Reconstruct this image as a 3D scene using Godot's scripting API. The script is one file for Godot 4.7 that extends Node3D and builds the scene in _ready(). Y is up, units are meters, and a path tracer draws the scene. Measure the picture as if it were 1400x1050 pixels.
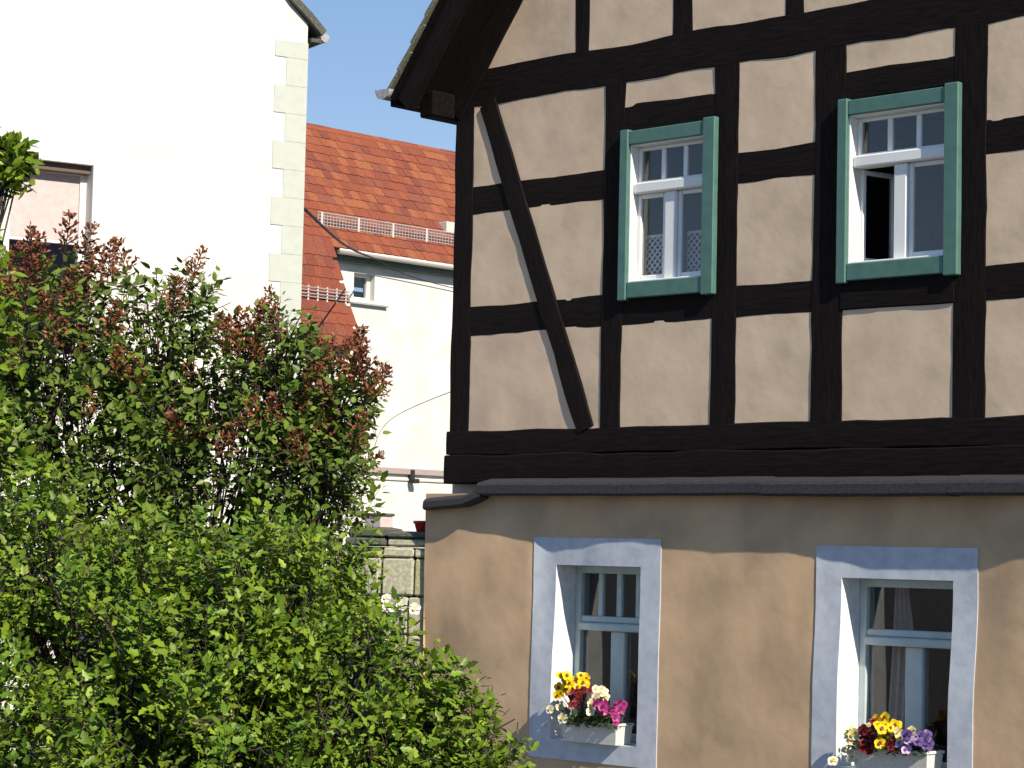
extends Node3D

var M := {}
var rng := RandomNumberGenerator.new()
var wob := FastNoiseLite.new()
const SUN := Vector3(4.4, 3.5, 1.15)     # direction towards the sun; the facade lies in the plane z = 0 and faces +z

func _ready():
	# ---------- camera, sky, sun, exposure
	var cam := Camera3D.new()
	cam.name = "camera"
	add_child(cam)
	cam.transform = Transform3D(Basis(Vector3(0.719044, 0.021759, -0.694624), Vector3(0.034212, 0.99719, 0.066652), Vector3(0.694122, -0.07169, 0.716279)), Vector3(10.52936, 2.3032, 10.30068))
	cam.fov = rad_to_deg(2.0 * atan(525.0 / 3200.0))
	cam.near = 0.1
	cam.far = 500.0
	cam.current = true
	var env := Environment.new()
	env.background_mode = Environment.BG_SKY
	var sm := ProceduralSkyMaterial.new()
	sm.sky_top_color = lin(0.065, 0.16, 0.36)
	sm.sky_horizon_color = lin(0.52, 0.71, 0.90)
	sm.sky_curve = 0.12
	sm.ground_bottom_color = lin(0.07, 0.07, 0.06)
	sm.ground_horizon_color = lin(0.15, 0.17, 0.18)
	sm.sun_angle_max = 1.0
	sm.sky_cover = cloud_cover()
	sm.sky_cover_modulate = Color(1, 1, 1, 1)
	var sky := Sky.new()
	sky.sky_material = sm
	env.sky = sky
	env.tonemap_mode = Environment.TONE_MAPPER_LINEAR
	env.tonemap_exposure = 1.5
	env.sdfgi_enabled = true
	env.ssao_enabled = true
	env.ssil_enabled = true
	var we := WorldEnvironment.new()
	we.name = "world_environment"
	we.environment = env
	add_child(we)
	var sun := DirectionalLight3D.new()
	sun.name = "sun"
	sun.light_energy = 1.6
	sun.light_color = Color(1.0, 0.95, 0.87)
	sun.light_angular_distance = 0.53
	sun.shadow_enabled = true
	add_child(sun)
	sun.look_at_from_position(SUN * 10.0, Vector3.ZERO, Vector3.UP)
	# ---------- the rest
	rng.seed = 11
	wob.seed = 5
	wob.frequency = 1.0
	wob.fractal_octaves = 2
	materials()
	ground()
	half_timbered_house()
	white_house()
	red_roofed_house()
	outbuilding()
	garden_wall()
	shrubs()
	flower_boxes()
	small_things()

# =====================================================================  helpers
func lin(r: float, g: float, b: float) -> Color:
	return Color(r, g, b).linear_to_srgb()

func cloud_cover() -> ImageTexture:
	# thin high cloud over the whole dome
	var n := FastNoiseLite.new()
	n.seed = 21
	n.frequency = 1.7
	n.fractal_octaves = 5
	var im := Image.create(768, 384, false, Image.FORMAT_RGBA8)
	for y in 384:
		var el := PI * (0.5 - (y + 0.5) / 384.0)
		for x in 768:
			var az := TAU * (x + 0.5) / 768.0
			var d := Vector3(cos(el) * cos(az), sin(el) * 2.6, cos(el) * sin(az))
			var v := clampf(n.get_noise_3dv(d) * 1.6 + 0.12, 0.0, 1.0)
			im.set_pixel(x, y, Color(0.46, 0.46, 0.45, v * 0.5 * smoothstep(-0.02, 0.1, el)))
	return ImageTexture.create_from_image(im)

func ntex(freq: float, oct: int, stops: Array, sd: int, size := 512, normal := 0.0) -> NoiseTexture2D:
	var n := FastNoiseLite.new()
	n.seed = sd
	n.frequency = freq
	n.fractal_octaves = oct
	n.noise_type = FastNoiseLite.TYPE_SIMPLEX_SMOOTH
	var t := NoiseTexture2D.new()
	t.width = size
	t.height = size
	t.seamless = true
	t.noise = n
	if normal > 0.0:
		t.as_normal_map = true
		t.bump_strength = normal
	elif stops.size():
		var g := Gradient.new()
		g.offsets = PackedFloat32Array(stops.map(func(s): return s[0]))
		g.colors = PackedColorArray(stops.map(func(s): return s[1]))
		t.color_ramp = g
	return t

func mat(c: Color, rough := 0.8, vary := 0.0, freq := 0.012, scale := 1.0, bump := 0.0, sd := 1) -> StandardMaterial3D:
	var m := StandardMaterial3D.new()
	m.roughness = rough
	m.albedo_color = c
	if vary > 0.0:
		var a := Color(c.r * (1.0 - vary), c.g * (1.0 - vary), c.b * (1.0 - vary))
		var b := Color(c.r * (1.0 + vary * 0.7), c.g * (1.0 + vary * 0.7), c.b * (1.0 + vary * 0.7))
		m.albedo_color = Color.WHITE
		m.albedo_texture = ntex(freq, 5, [[0.2, a], [0.5, c], [0.8, b]], sd)
		m.uv1_triplanar = true
		m.uv1_world_triplanar = true
		m.uv1_scale = Vector3.ONE * scale
	if bump > 0.0:
		m.normal_enabled = true
		m.normal_texture = ntex(0.035, 5, [], sd + 7, 512, bump)
		m.normal_scale = 0.09
		m.uv1_triplanar = true
		m.uv1_world_triplanar = true
		m.uv1_scale = Vector3.ONE * scale
	return m

func materials():
	M.plaster = mat(lin(0.57, 0.44, 0.315), 0.93, 0.055, 0.010, 0.45, 3.0, 3)
	M.plaster2 = mat(lin(0.555, 0.425, 0.31), 0.93, 0.06, 0.010, 0.4, 3.0, 13)
	M.low_plaster = mat(lin(0.50, 0.35, 0.215), 0.93, 0.075, 0.008, 0.4, 3.0, 23)
	var tm := StandardMaterial3D.new()
	tm.albedo_texture = ntex(0.02, 4, [[0.25, lin(0.0065, 0.005, 0.005)], [0.5, lin(0.009, 0.0066, 0.0066)], [0.8, lin(0.0125, 0.009, 0.0085)]], 31)
	tm.uv1_scale = Vector3(5, 0.45, 1)
	tm.roughness = 0.82
	tm.metallic_specular = 0.2
	tm.normal_enabled = true
	tm.normal_texture = ntex(0.03, 4, [], 32, 512, 6.0)
	tm.normal_scale = 0.14
	M.timber = tm
	M.dark_wood = mat(lin(0.007, 0.0058, 0.0056), 0.85, 0.3, 0.03, 2.0, 0, 33)
	M.dark_wood.metallic_specular = 0.15
	M.slate = mat(lin(0.021, 0.020, 0.024), 0.8, 0.25, 0.03, 2.2, 3.0, 35)
	M.green = mat(lin(0.062, 0.15, 0.125), 0.55, 0.05, 0.012, 1.5, 0, 41)
	M.white = mat(lin(0.72, 0.73, 0.72), 0.5, 0.02, 0.03, 3.0, 0, 43)
	M.blue_paint = mat(lin(0.45, 0.49, 0.56), 0.9, 0.045, 0.02, 0.9, 3.0, 45)
	M.reveal = mat(lin(0.66, 0.69, 0.72), 0.9, 0.06, 0.02, 1.2, 3.0, 47)
	M.frame_blue = mat(lin(0.44, 0.52, 0.52), 0.5, 0.03, 0.012, 1.5, 0, 49)
	var gl := StandardMaterial3D.new()
	gl.albedo_color = Color(0.06, 0.08, 0.13, 0.14)
	gl.transparency = BaseMaterial3D.TRANSPARENCY_ALPHA
	gl.roughness = 0.02
	gl.metallic_specular = 0.5
	M.glass = gl
	M.interior = mat(lin(0.45, 0.42, 0.37), 0.95, 0.04, 0.02, 1.0, 0, 51)
	M.lace = mat(lin(0.62, 0.61, 0.62), 0.95)
	M.drape = mat(lin(0.5, 0.45, 0.43), 0.95, 0.08, 0.03, 3.0, 0, 52)
	M.housing_brown = mat(lin(0.12, 0.085, 0.065), 0.8)
	M.white_wall = mat(lin(0.64, 0.635, 0.60), 0.95, 0.03, 0.01, 0.3, 2.0, 53)
	M.quoin = mat(lin(0.445, 0.485, 0.45), 0.95, 0.02, 0.02, 0.8, 2.0, 55)
	M.far_wall = mat(lin(0.60, 0.60, 0.55), 0.95, 0.05, 0.01, 0.25, 2.0, 57)
	M.blind = mat(lin(0.52, 0.44, 0.435), 0.9, 0.04, 0.02, 1.0, 0, 59)
	M.zinc = mat(lin(0.32, 0.32, 0.33), 0.5, 0.2, 0.04, 2.0, 0, 61)
	M.pale_metal = mat(lin(0.33, 0.27, 0.26), 0.6, 0.15, 0.04, 2.0, 0, 62)
	M.gutter_light = mat(lin(0.55, 0.52, 0.49), 0.5, 0.1, 0.04, 2.0, 0, 63)
	M.grey_green = mat(lin(0.11, 0.145, 0.12), 0.8, 0.1, 0.03, 2.0, 0, 64)
	M.rubber = mat(lin(0.015, 0.013, 0.013), 0.8)
	M.tile_mat = []
	for c in [[0.205, 0.050, 0.022], [0.225, 0.060, 0.024], [0.18, 0.044, 0.022], [0.25, 0.078, 0.030], [0.19, 0.054, 0.028], [0.155, 0.040, 0.022]]:
		M.tile_mat.append(mat(lin(c[0], c[1], c[2]), 0.9, 0.22, 0.05, 1.1, 3.0, 65))
	M.tile_edge = mat(lin(0.16, 0.15, 0.10), 0.95, 0.35, 0.04, 2.5, 3.0, 71)
	M.stone = []
	for c in [[0.34, 0.33, 0.19], [0.30, 0.295, 0.17], [0.25, 0.235, 0.17], [0.37, 0.36, 0.26]]:
		M.stone.append(mat(lin(c[0], c[1], c[2]), 0.95, 0.16, 0.03, 2.0, 2.0, 73))
	M.cap = mat(lin(0.08, 0.085, 0.07), 0.95, 0.3, 0.03, 3.0, 3.0, 77)
	M.bark = mat(lin(0.055, 0.042, 0.034), 0.95, 0.3, 0.05, 5.0, 3.0, 79)
	M.box = mat(lin(0.62, 0.62, 0.59), 0.5, 0.06, 0.03, 3.0, 0, 83)
	M.soil = mat(lin(0.03, 0.022, 0.016), 1.0, 0.3, 0.08, 5.0, 0, 85)
	M.red = mat(lin(0.42, 0.018, 0.022), 0.4)
	M.leaf = leaf_mat(0.55)
	M.dry = leaf_mat(0.15)
	M.petal = leaf_mat(0.3)
	M.gravel = mat(lin(0.085, 0.08, 0.068), 0.95, 0.35, 0.05, 0.35, 3.0, 87)

func leaf_mat(back: float) -> StandardMaterial3D:
	var m := StandardMaterial3D.new()
	m.vertex_color_use_as_albedo = true
	m.roughness = 0.42
	m.metallic_specular = 0.35
	m.cull_mode = BaseMaterial3D.CULL_DISABLED
	m.backlight_enabled = true
	m.backlight = Color(back, back, back * 0.5)
	return m

func begin(smooth := false) -> SurfaceTool:
	var st := SurfaceTool.new()
	st.begin(Mesh.PRIMITIVE_TRIANGLES)
	st.set_smooth_group(0 if smooth else -1)
	return st

func commit(st: SurfaceTool, called: String, m: Material, parent: Node) -> MeshInstance3D:
	st.generate_normals()
	var o := MeshInstance3D.new()
	o.name = called
	o.mesh = st.commit()
	o.material_override = null
	if o.mesh.get_surface_count():
		o.mesh.surface_set_material(0, m)
	parent.add_child(o, true)
	return o

func meshed(mesh: Mesh, called: String, m: Material, parent: Node, xf := Transform3D()) -> MeshInstance3D:
	var o := MeshInstance3D.new()
	o.name = called
	o.mesh = mesh
	if m:
		o.material_override = m
	o.transform = xf
	parent.add_child(o, true)
	return o

func node(called: String, parent: Node, at := Vector3.ZERO) -> Node3D:
	var o := Node3D.new()
	o.name = called
	parent.add_child(o, true)
	o.position = at
	return o

func tag(o: Node, label: String, category: String, group := ""):
	o.set_meta("label", label)
	o.set_meta("category", category)
	if group:
		o.set_meta("group", group)

func quad(st: SurfaceTool, a: Vector3, b: Vector3, c: Vector3, d: Vector3, ua := Vector2(0, 0), ub := Vector2(1, 0), uc := Vector2(1, 1), ud := Vector2(0, 1)):
	# a b c d run anticlockwise seen from the front; Godot's front is clockwise
	st.set_uv(ua); st.add_vertex(a)
	st.set_uv(uc); st.add_vertex(c)
	st.set_uv(ub); st.add_vertex(b)
	st.set_uv(ua); st.add_vertex(a)
	st.set_uv(ud); st.add_vertex(d)
	st.set_uv(uc); st.add_vertex(c)

func tri(st: SurfaceTool, a: Vector3, b: Vector3, c: Vector3):
	st.set_uv(Vector2(a.x, a.y)); st.add_vertex(a)
	st.set_uv(Vector2(c.x, c.y)); st.add_vertex(c)
	st.set_uv(Vector2(b.x, b.y)); st.add_vertex(b)

func loft(st: SurfaceTool, rings: Array, caps := true):
	# closed rings, anticlockwise seen looking back along the path
	var n: int = rings[0].size()
	var v := 0.0
	for i in rings.size() - 1:
		var r0: PackedVector3Array = rings[i]
		var r1: PackedVector3Array = rings[i + 1]
		var v1 := v + r0[0].distance_to(r1[0])
		var u := 0.0
		for k in n:
			var k1 := (k + 1) % n
			var u1 := u + r0[k].distance_to(r0[k1])
			quad(st, r0[k], r0[k1], r1[k1], r1[k], Vector2(u, v), Vector2(u1, v), Vector2(u1, v1), Vector2(u, v1))
			u = u1
		v = v1
	if caps:
		var a: PackedVector3Array = rings[0]
		var b: PackedVector3Array = rings[rings.size() - 1]
		for k in range(1, n - 1):
			tri(st, a[0], a[k + 1], a[k])
			tri(st, b[0], b[k], b[k + 1])

func bx(st: SurfaceTool, a: Vector3, b: Vector3, bev := 0.004):
	# chamfered box from corner a to corner b
	var s := b - a
	bev = minf(bev, minf(s.x, minf(s.y, s.z)) * 0.3)
	var rings := []
	for q in [[a.z, bev], [a.z + bev, 0.0], [b.z - bev, 0.0], [b.z, bev]]:
		var z: float = q[0]
		var i: float = q[1]
		var c := bev
		rings.append(PackedVector3Array([
			Vector3(a.x + c, a.y + i, z), Vector3(b.x - c, a.y + i, z), Vector3(b.x - i, a.y + c, z), Vector3(b.x - i, b.y - c, z),
			Vector3(b.x - c, b.y - i, z), Vector3(a.x + c, b.y - i, z), Vector3(a.x + i, b.y - c, z), Vector3(a.x + i, a.y + c, z)]))
	loft(st, rings)

func box(called: String, parent: Node, m: Material, a: Vector3, b: Vector3, bev := 0.004) -> MeshInstance3D:
	var st := begin()
	bx(st, a, b, bev)
	return commit(st, called, m, parent)

func tube(st: SurfaceTool, pts: Array, radii: Array, sides := 6, caps := true):
	var rings := []
	var prev := Vector3.ZERO
	for i in pts.size():
		var d: Vector3 = (pts[mini(i + 1, pts.size() - 1)] - pts[maxi(i - 1, 0)]).normalized()
		var s := prev
		if s == Vector3.ZERO or absf(s.dot(d)) > 0.9:
			s = d.cross(Vector3.UP if absf(d.y) < 0.9 else Vector3.RIGHT).normalized()
		s = (s - d * s.dot(d)).normalized()
		prev = s
		var t := d.cross(s)
		var r := PackedVector3Array()
		for k in sides:
			var a := TAU * k / sides
			r.append(pts[i] + (s * cos(a) + t * sin(a)) * radii[i])
		rings.append(r)
	loft(st, rings, caps)

func prism(st: SurfaceTool, poly: PackedVector2Array, z0: float, z1: float):
	# polygon in x y, anticlockwise, pulled from z0 to z1
	var ids := Geometry2D.triangulate_polygon(poly)
	for i in range(0, ids.size(), 3):
		var p: Array = [poly[ids[i]], poly[ids[i + 1]], poly[ids[i + 2]]]
		if (p[1] - p[0]).cross(p[2] - p[0]) < 0:
			p = [p[0], p[2], p[1]]
		tri(st, Vector3(p[0].x, p[0].y, z1), Vector3(p[1].x, p[1].y, z1), Vector3(p[2].x, p[2].y, z1))
		tri(st, Vector3(p[0].x, p[0].y, z0), Vector3(p[2].x, p[2].y, z0), Vector3(p[1].x, p[1].y, z0))
	for i in poly.size():
		var a := poly[i]
		var b := poly[(i + 1) % poly.size()]
		quad(st, Vector3(a.x, a.y, z1), Vector3(a.x, a.y, z0), Vector3(b.x, b.y, z0), Vector3(b.x, b.y, z1))

# =====================================================================  ground
func ground():
	var st := begin(true)
	var n := 40
	for i in n:
		for j in n:
			var p := []
			for q in [[0, 0], [1, 0], [1, 1], [0, 1]]:
				var fx: float = ((i + q[0]) / float(n) - 0.5) * 2.0
				var fz: float = ((j + q[1]) / float(n) - 0.5) * 2.0
				var x: float = signf(fx) * pow(absf(fx), 2.2) * 220.0
				var z: float = signf(fz) * pow(absf(fz), 2.2) * 220.0
				p.append(Vector3(x, 0.02 * wob.get_noise_2d(x * 0.3, z * 0.3), z))
			quad(st, p[0], p[3], p[2], p[1])
	var g := commit(st, "ground", M.gravel, self)
	g.set_meta("kind", "structure")

# =====================================================================  half-timbered house
const RD := Vector2(0.601, 0.799)          # direction of the rafters
const RN := Vector2(-0.799, 0.601)
const R0 := Vector2(0.263, 5.318)          # where the rafter's inner edge meets the tie beam
const RIDGE_X := 4.0

func beam(parent: Node, called: String, a: Vector2, b: Vector2, w: float, zf := 0.0, depth := 0.14, rough := 0.007) -> MeshInstance3D:
	var st := begin()
	var d := (b - a).normalized()
	var nn := Vector2(-d.y, d.x)
	var len_ := a.distance_to(b)
	var n := maxi(2, int(len_ / 0.13))
	var sd := rng.randf() * 100.0
	var rings := []
	var bv := 0.007
	for i in n + 1:
		var t := len_ * i / n
		var c := a + d * t
		var hl := w / 2 + rough * 1.6 * wob.get_noise_2d(t * 1.5, sd)
		var hr := w / 2 + rough * 1.6 * wob.get_noise_2d(t * 1.5, sd + 37.0)
		var z := zf + 0.002 * wob.get_noise_2d(t * 3.0, sd + 71.0)
		var row := PackedVector3Array()
		for q in [[hl, z - depth], [hl, z - bv], [hl - bv, z], [0.0, z + 0.002], [-hr + bv, z], [-hr, z - bv], [-hr, z - depth]]:
			var p: Vector2 = c + nn * q[0]
			row.append(Vector3(p.x, p.y, q[1]))
		row.reverse()
		rings.append(row)
	loft(st, rings)
	return commit(st, called, M.timber, parent)

func panel(parent: Node, x0: float, x1: float, y0: float, y1: float):
	var e := 0.012
	x0 -= e; x1 += e; y0 -= e; y1 += e
	var st := begin(true)
	var nx := maxi(4, int((x1 - x0) / 0.06))
	var ny := maxi(4, int((y1 - y0) / 0.06))
	var g := []
	for j in ny + 1:
		var row := PackedVector3Array()
		for i in nx + 1:
			var x := lerpf(x0, x1, i / float(nx))
			var y := lerpf(y0, y1, j / float(ny))
			row.append(Vector3(x, y, -0.0025 + 0.0026 * wob.get_noise_2d(x * 2.4 + 9, y * 2.4) + 0.0012 * wob.get_noise_2d(x * 9, y * 9)))
		g.append(row)
	for j in ny:
		for i in nx:
			quad(st, g[j][i], g[j][i + 1], g[j + 1][i + 1], g[j + 1][i])
	st.set_smooth_group(-1)
	var b := Vector3(0, 0, -0.1)
	var c := [Vector3(x0, y0, -0.1), Vector3(x1, y0, -0.1), Vector3(x1, y1, -0.1), Vector3(x0, y1, -0.1)]
	quad(st, c[0], c[3], c[2], c[1])
	commit(st, "plaster_panel", M.plaster if rng.randf() < 0.6 else M.plaster2, parent)

func panel_poly(parent: Node, poly: PackedVector2Array):
	var st := begin()
	prism(st, poly, -0.1, -0.0025)
	commit(st, "plaster_panel", M.plaster if rng.randf() < 0.6 else M.plaster2, parent)

func rafter_y(x: float) -> float:
	var d := x - R0.x if x <= RIDGE_X else 2 * RIDGE_X - x - R0.x
	return R0.y + d * RD.y / RD.x

const SH := [[-0.3, 2.45], [0.144, 2.42], [0.45, 2.385], [0.76, 2.35], [0.93, 2.275], [1.1, 2.30], [1.38, 2.342], [1.61, 2.337], [1.97, 2.317], [2.67, 2.324], [2.84, 2.30], [3.02, 2.263], [3.23, 2.23], [3.86, 2.231], [4.17, 2.304], [4.6, 2.33], [9.0, 2.33]]
const LEDGE_Z := 0.15

func wz(x: float, y: float) -> float:
	# the old wall is uneven: its face wanders in and out by some centimetres
	var v := 0.0
	for i in SH.size() - 1:
		if x >= SH[i][0] and x <= SH[i + 1][0]:
			var t: float = smoothstep(SH[i][0], SH[i + 1][0], x)
			v = lerpf(SH[i][1], SH[i + 1][1], t)
			break
	var z := LEDGE_Z - (2.645 - v) * SUN.z / SUN.y
	var k := smoothstep(1.5, 2.15, y)
	return lerpf(0.056, z, k) + 0.004 * wob.get_noise_2d(x * 1.5 + 40, y * 1.5) + 0.0012 * wob.get_noise_2d(x * 7, y * 7 + 60)

func wall_sheet(st: SurfaceTool, xs: Array, ys: Array, skip: Array, off: float):
	for i in xs.size() - 1:
		for j in ys.size() - 1:
			var cx: float = (xs[i] + xs[i + 1]) / 2
			var cy: float = (ys[j] + ys[j + 1]) / 2
			var hit := false
			for r in skip:
				if cx > r[0] and cx < r[1] and cy > r[2] and cy < r[3]:
					hit = true
			if hit:
				continue
			var p := []
			for q in [[i, j], [i + 1, j], [i + 1, j + 1], [i, j + 1]]:
				p.append(Vector3(xs[q[0]], ys[q[1]], wz(xs[q[0]], ys[q[1]]) + off))
			quad(st, p[0], p[1], p[2], p[3])

func steps(marks: Array, step: float) -> Array:
	var out := []
	for i in marks.size() - 1:
		var n := maxi(1, int(round((marks[i + 1] - marks[i]) / step)))
		for k in n:
			out.append(lerpf(marks[i], marks[i + 1], k / float(n)))
	out.append(marks[marks.size() - 1])
	return out

func half_timbered_house():
	var h := node("half_timbered_house", self)
	tag(h, "half-timbered house with black beams, tan plaster and green-framed upstairs windows", "house")
	# --- masonry ground floor with two window openings (and one more further on)
	var o1 := [0.984, 1.664, 1.205, 2.235]
	var o2 := [3.064, 3.762, 1.205, 2.206]
	var o3 := [5.2, 5.9, 1.205, 2.22]
	var st := begin(true)
	wall_sheet(st, steps([-0.105, 0.984, 1.664, 3.064, 3.762, 5.2, 5.9, 8.1], 0.05), steps([0.0, 1.205, 2.206, 2.22, 2.235, 2.66], 0.05), [o1, o2, o3], 0.0)
	st.set_smooth_group(-1)
	quad(st, Vector3(-0.105, 0, -6), Vector3(-0.105, 0, 0.06), Vector3(-0.105, 2.66, wz(-0.105, 2.66)), Vector3(-0.105, 2.66, -6))
	quad(st, Vector3(8.1, 0, 0.06), Vector3(8.1, 0, -6), Vector3(8.1, 2.66, -6), Vector3(8.1, 2.66, 0.06))
	quad(st, Vector3(8.1, 0, -6), Vector3(-0.105, 0, -6), Vector3(-0.105, 2.66, -6), Vector3(8.1, 2.66, -6))
	commit(st, "lower_wall", M.low_plaster, h)
	# inner faces, floors and rear walls, so that the rooms are dark
	st = begin()
	bx(st, Vector3(-0.09, 0.02, -5.98), Vector3(0.1, 2.6, -0.3))
	bx(st, Vector3(7.8, 0.02, -5.98), Vector3(8.08, 2.6, -0.3))
	bx(st, Vector3(0.1, 0.02, -5.98), Vector3(7.8, 2.6, -5.8))
	commit(st, "inner_wall", M.interior, h)
	box("floor_slab", h, M.interior, Vector3(-0.05, 2.5, -5.97), Vector3(8.05, 2.86, -0.09))
	box("ceiling_slab", h, M.interior, Vector3(0.05, 5.12, -5.97), Vector3(7.95, 5.3, -0.13))
	st = begin()
	bx(st, Vector3(0.003, 2.87, -6), Vector3(0.16, 5.11, -0.13))
	bx(st, Vector3(7.84, 2.87, -6), Vector3(7.997, 5.11, -0.13))
	bx(st, Vector3(0.16, 2.87, -6), Vector3(7.84, 5.11, -5.85))
	commit(st, "side_wall", M.plaster, h)
	# --- drip ledge
	var lx := 0.40
	var seg := [1.15, 1.05, 1.2, 1.1, 1.3, 1.2, 0.75]
	for i in seg.size():
		var dy := 0.006 * wob.get_noise_1d(i * 7.7)
		st = begin()
		var rings := []
		for k in 7:
			var x: float = lx + (seg[i] - 0.003) * k / 6.0
			var e := 0.006 * wob.get_noise_2d(x * 3, 5.0)
			var y := 2.645 + dy + 0.005 * wob.get_noise_2d(x * 2, 15.0)
			rings.append(PackedVector3Array([Vector3(x, y, -0.02), Vector3(x, y, LEDGE_Z - 0.012 + e), Vector3(x, y + 0.012, LEDGE_Z + e), Vector3(x, y + 0.062, LEDGE_Z - 0.004 + e), Vector3(x, y + 0.078, LEDGE_Z - 0.016 + e), Vector3(x, y + 0.115, -0.02)]))
			rings[k].reverse()
		loft(st, rings)
		commit(st, "drip_ledge", M.slate, h)
		lx += seg[i]
	st = begin()
	var cr := []
	for q in [[-0.125, 2.560, 0.05], [-0.11, 2.556, 0.10], [-0.06, 2.556, 0.155], [0.12, 2.566, 0.162], [0.28, 2.578, 0.156], [0.36, 2.602, 0.152], [0.43, 2.628, 0.146]]:
		var x: float = q[0]
		var y: float = q[1]
		var z: float = q[2]
		var r := PackedVector3Array([Vector3(x, y, -0.02), Vector3(x, y, z - 0.012), Vector3(x, y + 0.014, z), Vector3(x, y + 0.05, z - 0.004), Vector3(x, y + 0.066, z - 0.018), Vector3(x, y + 0.10, -0.02)])
		r.reverse()
		cr.append(r)
	loft(st, cr)
	commit(st, "corner_ledge", M.slate, h)
	# --- sill beams
	beam(h, "sill_beam", Vector2(-0.012, 2.975), Vector2(8.0, 2.975), 0.15, 0.006, 0.2, 0.006)
	beam(h, "sill_beam", Vector2(-0.02, 2.815), Vector2(8.0, 2.815), 0.172, 0.014, 0.2, 0.008)
	# --- posts
	var posts := [[0.0, 0.175], [1.275, 1.44], [2.11, 2.295], [2.818, 3.03], [3.73, 3.932], [4.68, 4.86], [5.5, 5.68], [6.4, 6.58], [7.82, 8.0]]
	for p in posts:
		beam(h, "timber_post", Vector2((p[0] + p[1]) / 2, 3.045), Vector2((p[0] + p[1]) / 2 + rng.randf_range(-0.006, 0.006), 5.105), p[1] - p[0], 0.002)
	# --- rails and plaster panels
	for i in posts.size() - 1:
		var a: float = posts[i][1]
		var b: float = posts[i + 1][0]
		var win := i == 1 or i == 3 or i == 6
		var t := rng.randf_range(-0.004, 0.004)
		beam(h, "timber_rail", Vector2(a - 0.01, 3.742), Vector2(b + 0.01, 3.742 + t), 0.193, 0.008 if i == 3 else -0.001)
		panel(h, a, b, 3.048, 3.65)
		if win:
			beam(h, "timber_rail", Vector2(a - 0.01, 4.88), Vector2(b + 0.01, 4.88 + t), 0.165, -0.001)
			panel(h, a, b, 4.96, 5.105)
		else:
			beam(h, "timber_rail", Vector2(a - 0.01, 4.502), Vector2(b + 0.01, 4.502 + t), 0.185, -0.001)
			panel(h, a, b, 3.835, 4.412)
			panel(h, a, b, 4.592, 5.105)
	beam(h, "timber_brace", Vector2(0.285, 5.11), Vector2(1.168, 3.04), 0.145, 0.011, 0.05, 0.008)
	# --- tie beam and gable
	beam(h, "tie_beam", Vector2(-0.1, 5.217), Vector2(8.1, 5.217), 0.236, 0.0015, 0.16, 0.009)
	var gp := [[1.012, 1.137], [1.785, 1.943], [2.605, 2.745], [3.42, 3.57], [4.43, 4.58], [5.255, 5.395], [6.057, 6.215], [6.863, 6.988]]
	for p in gp:
		var x: float = (p[0] + p[1]) / 2
		beam(h, "gable_post", Vector2(x, 5.325), Vector2(x, minf(7.3, rafter_y(x) + 0.08)), p[1] - p[0], 0.0)
	beam(h, "collar_beam", Vector2(1.70, 7.36), Vector2(6.30, 7.36), 0.2, 0.003)
	var edges := [0.2]
	for p in gp:
		edges.append(p[0])
		edges.append(p[1])
	edges.append(7.8)
	for i in range(0, edges.size(), 2):
		var a: float = edges[i] - 0.01
		var b: float = edges[i + 1] + 0.01
		var ya := minf(7.3, rafter_y(a) + 0.08)
		var yb := minf(7.3, rafter_y(b) + 0.08)
		var poly := PackedVector2Array([Vector2(a, 5.32), Vector2(b, 5.32), Vector2(b, yb)])
		var xk := R0.x + (7.3 - 0.08 - R0.y) * RD.x / RD.y
		if a < xk and b > xk:
			poly.append(Vector2(xk, 7.3))
		if a < 2 * RIDGE_X - xk and b > 2 * RIDGE_X - xk:
			poly.append(Vector2(2 * RIDGE_X - xk, 7.3))
		if ya > 5.36:
			poly.append(Vector2(a, ya))
		panel_poly(h, poly)
	panel_poly(h, PackedVector2Array([Vector2(1.75, 7.42), Vector2(6.25, 7.42), Vector2(4.0, rafter_y(4.0))]))
	# --- rafters in the gable and at the verge, wall plate, roof
	for s in [1, -1]:
		var f := func(p: Vector2) -> Vector2: return p if s == 1 else Vector2(2 * RIDGE_X - p.x, p.y)
		var q0 := R0 + RN * 0.095 - RD * 0.36
		var len_ := (RIDGE_X - R0.x) / RD.x
		var q1 := R0 + RN * 0.095 + RD * (len_ - 0.05)
		beam(h, "gable_rafter", f.call(q0), f.call(q1), 0.19, 0.010, 0.14, 0.004)
		var v0 := R0 + RN * 0.125 - RD * 0.38
		var v1 := R0 + RN * 0.125 + RD * (len_ - 0.08)
		beam(h, "verge_rafter", f.call(v0), f.call(v1), 0.13, 0.41, 0.07, 0.004)
	roof_of_house(h)
	box("wall_plate", h, M.dark_wood, Vector3(-0.13, 5.035, -6.0), Vector3(-0.004, 5.2, 0.2), 0.01)
	box("wall_plate", h, M.dark_wood, Vector3(8.004, 5.035, -6.0), Vector3(8.13, 5.2, 0.2), 0.01)
	for s in [1, -1]:
		var fx: float = -0.2 if s == 1 else 8.125
		box("fascia", h, M.dark_wood, Vector3(fx, 5.085, -6.2), Vector3(fx + 0.075, 5.215, 0.39), 0.006)
	# --- windows
	upper_window(h, 1.428, 2.148, 3.79, 4.81, true, false)
	upper_window(h, 3.006, 3.78, 3.79, 4.805, false, true)
	upper_window(h, 5.66, 6.42, 3.79, 4.805, false, false)
	lower_window(h, o1, [0.815, 1.812, 1.09, 2.397], true, false)
	lower_window(h, o2, [2.903, 3.91, 1.09, 2.376], false, true)
	lower_window(h, o3, [5.04, 6.06, 1.09, 2.39], false, false)

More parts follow.
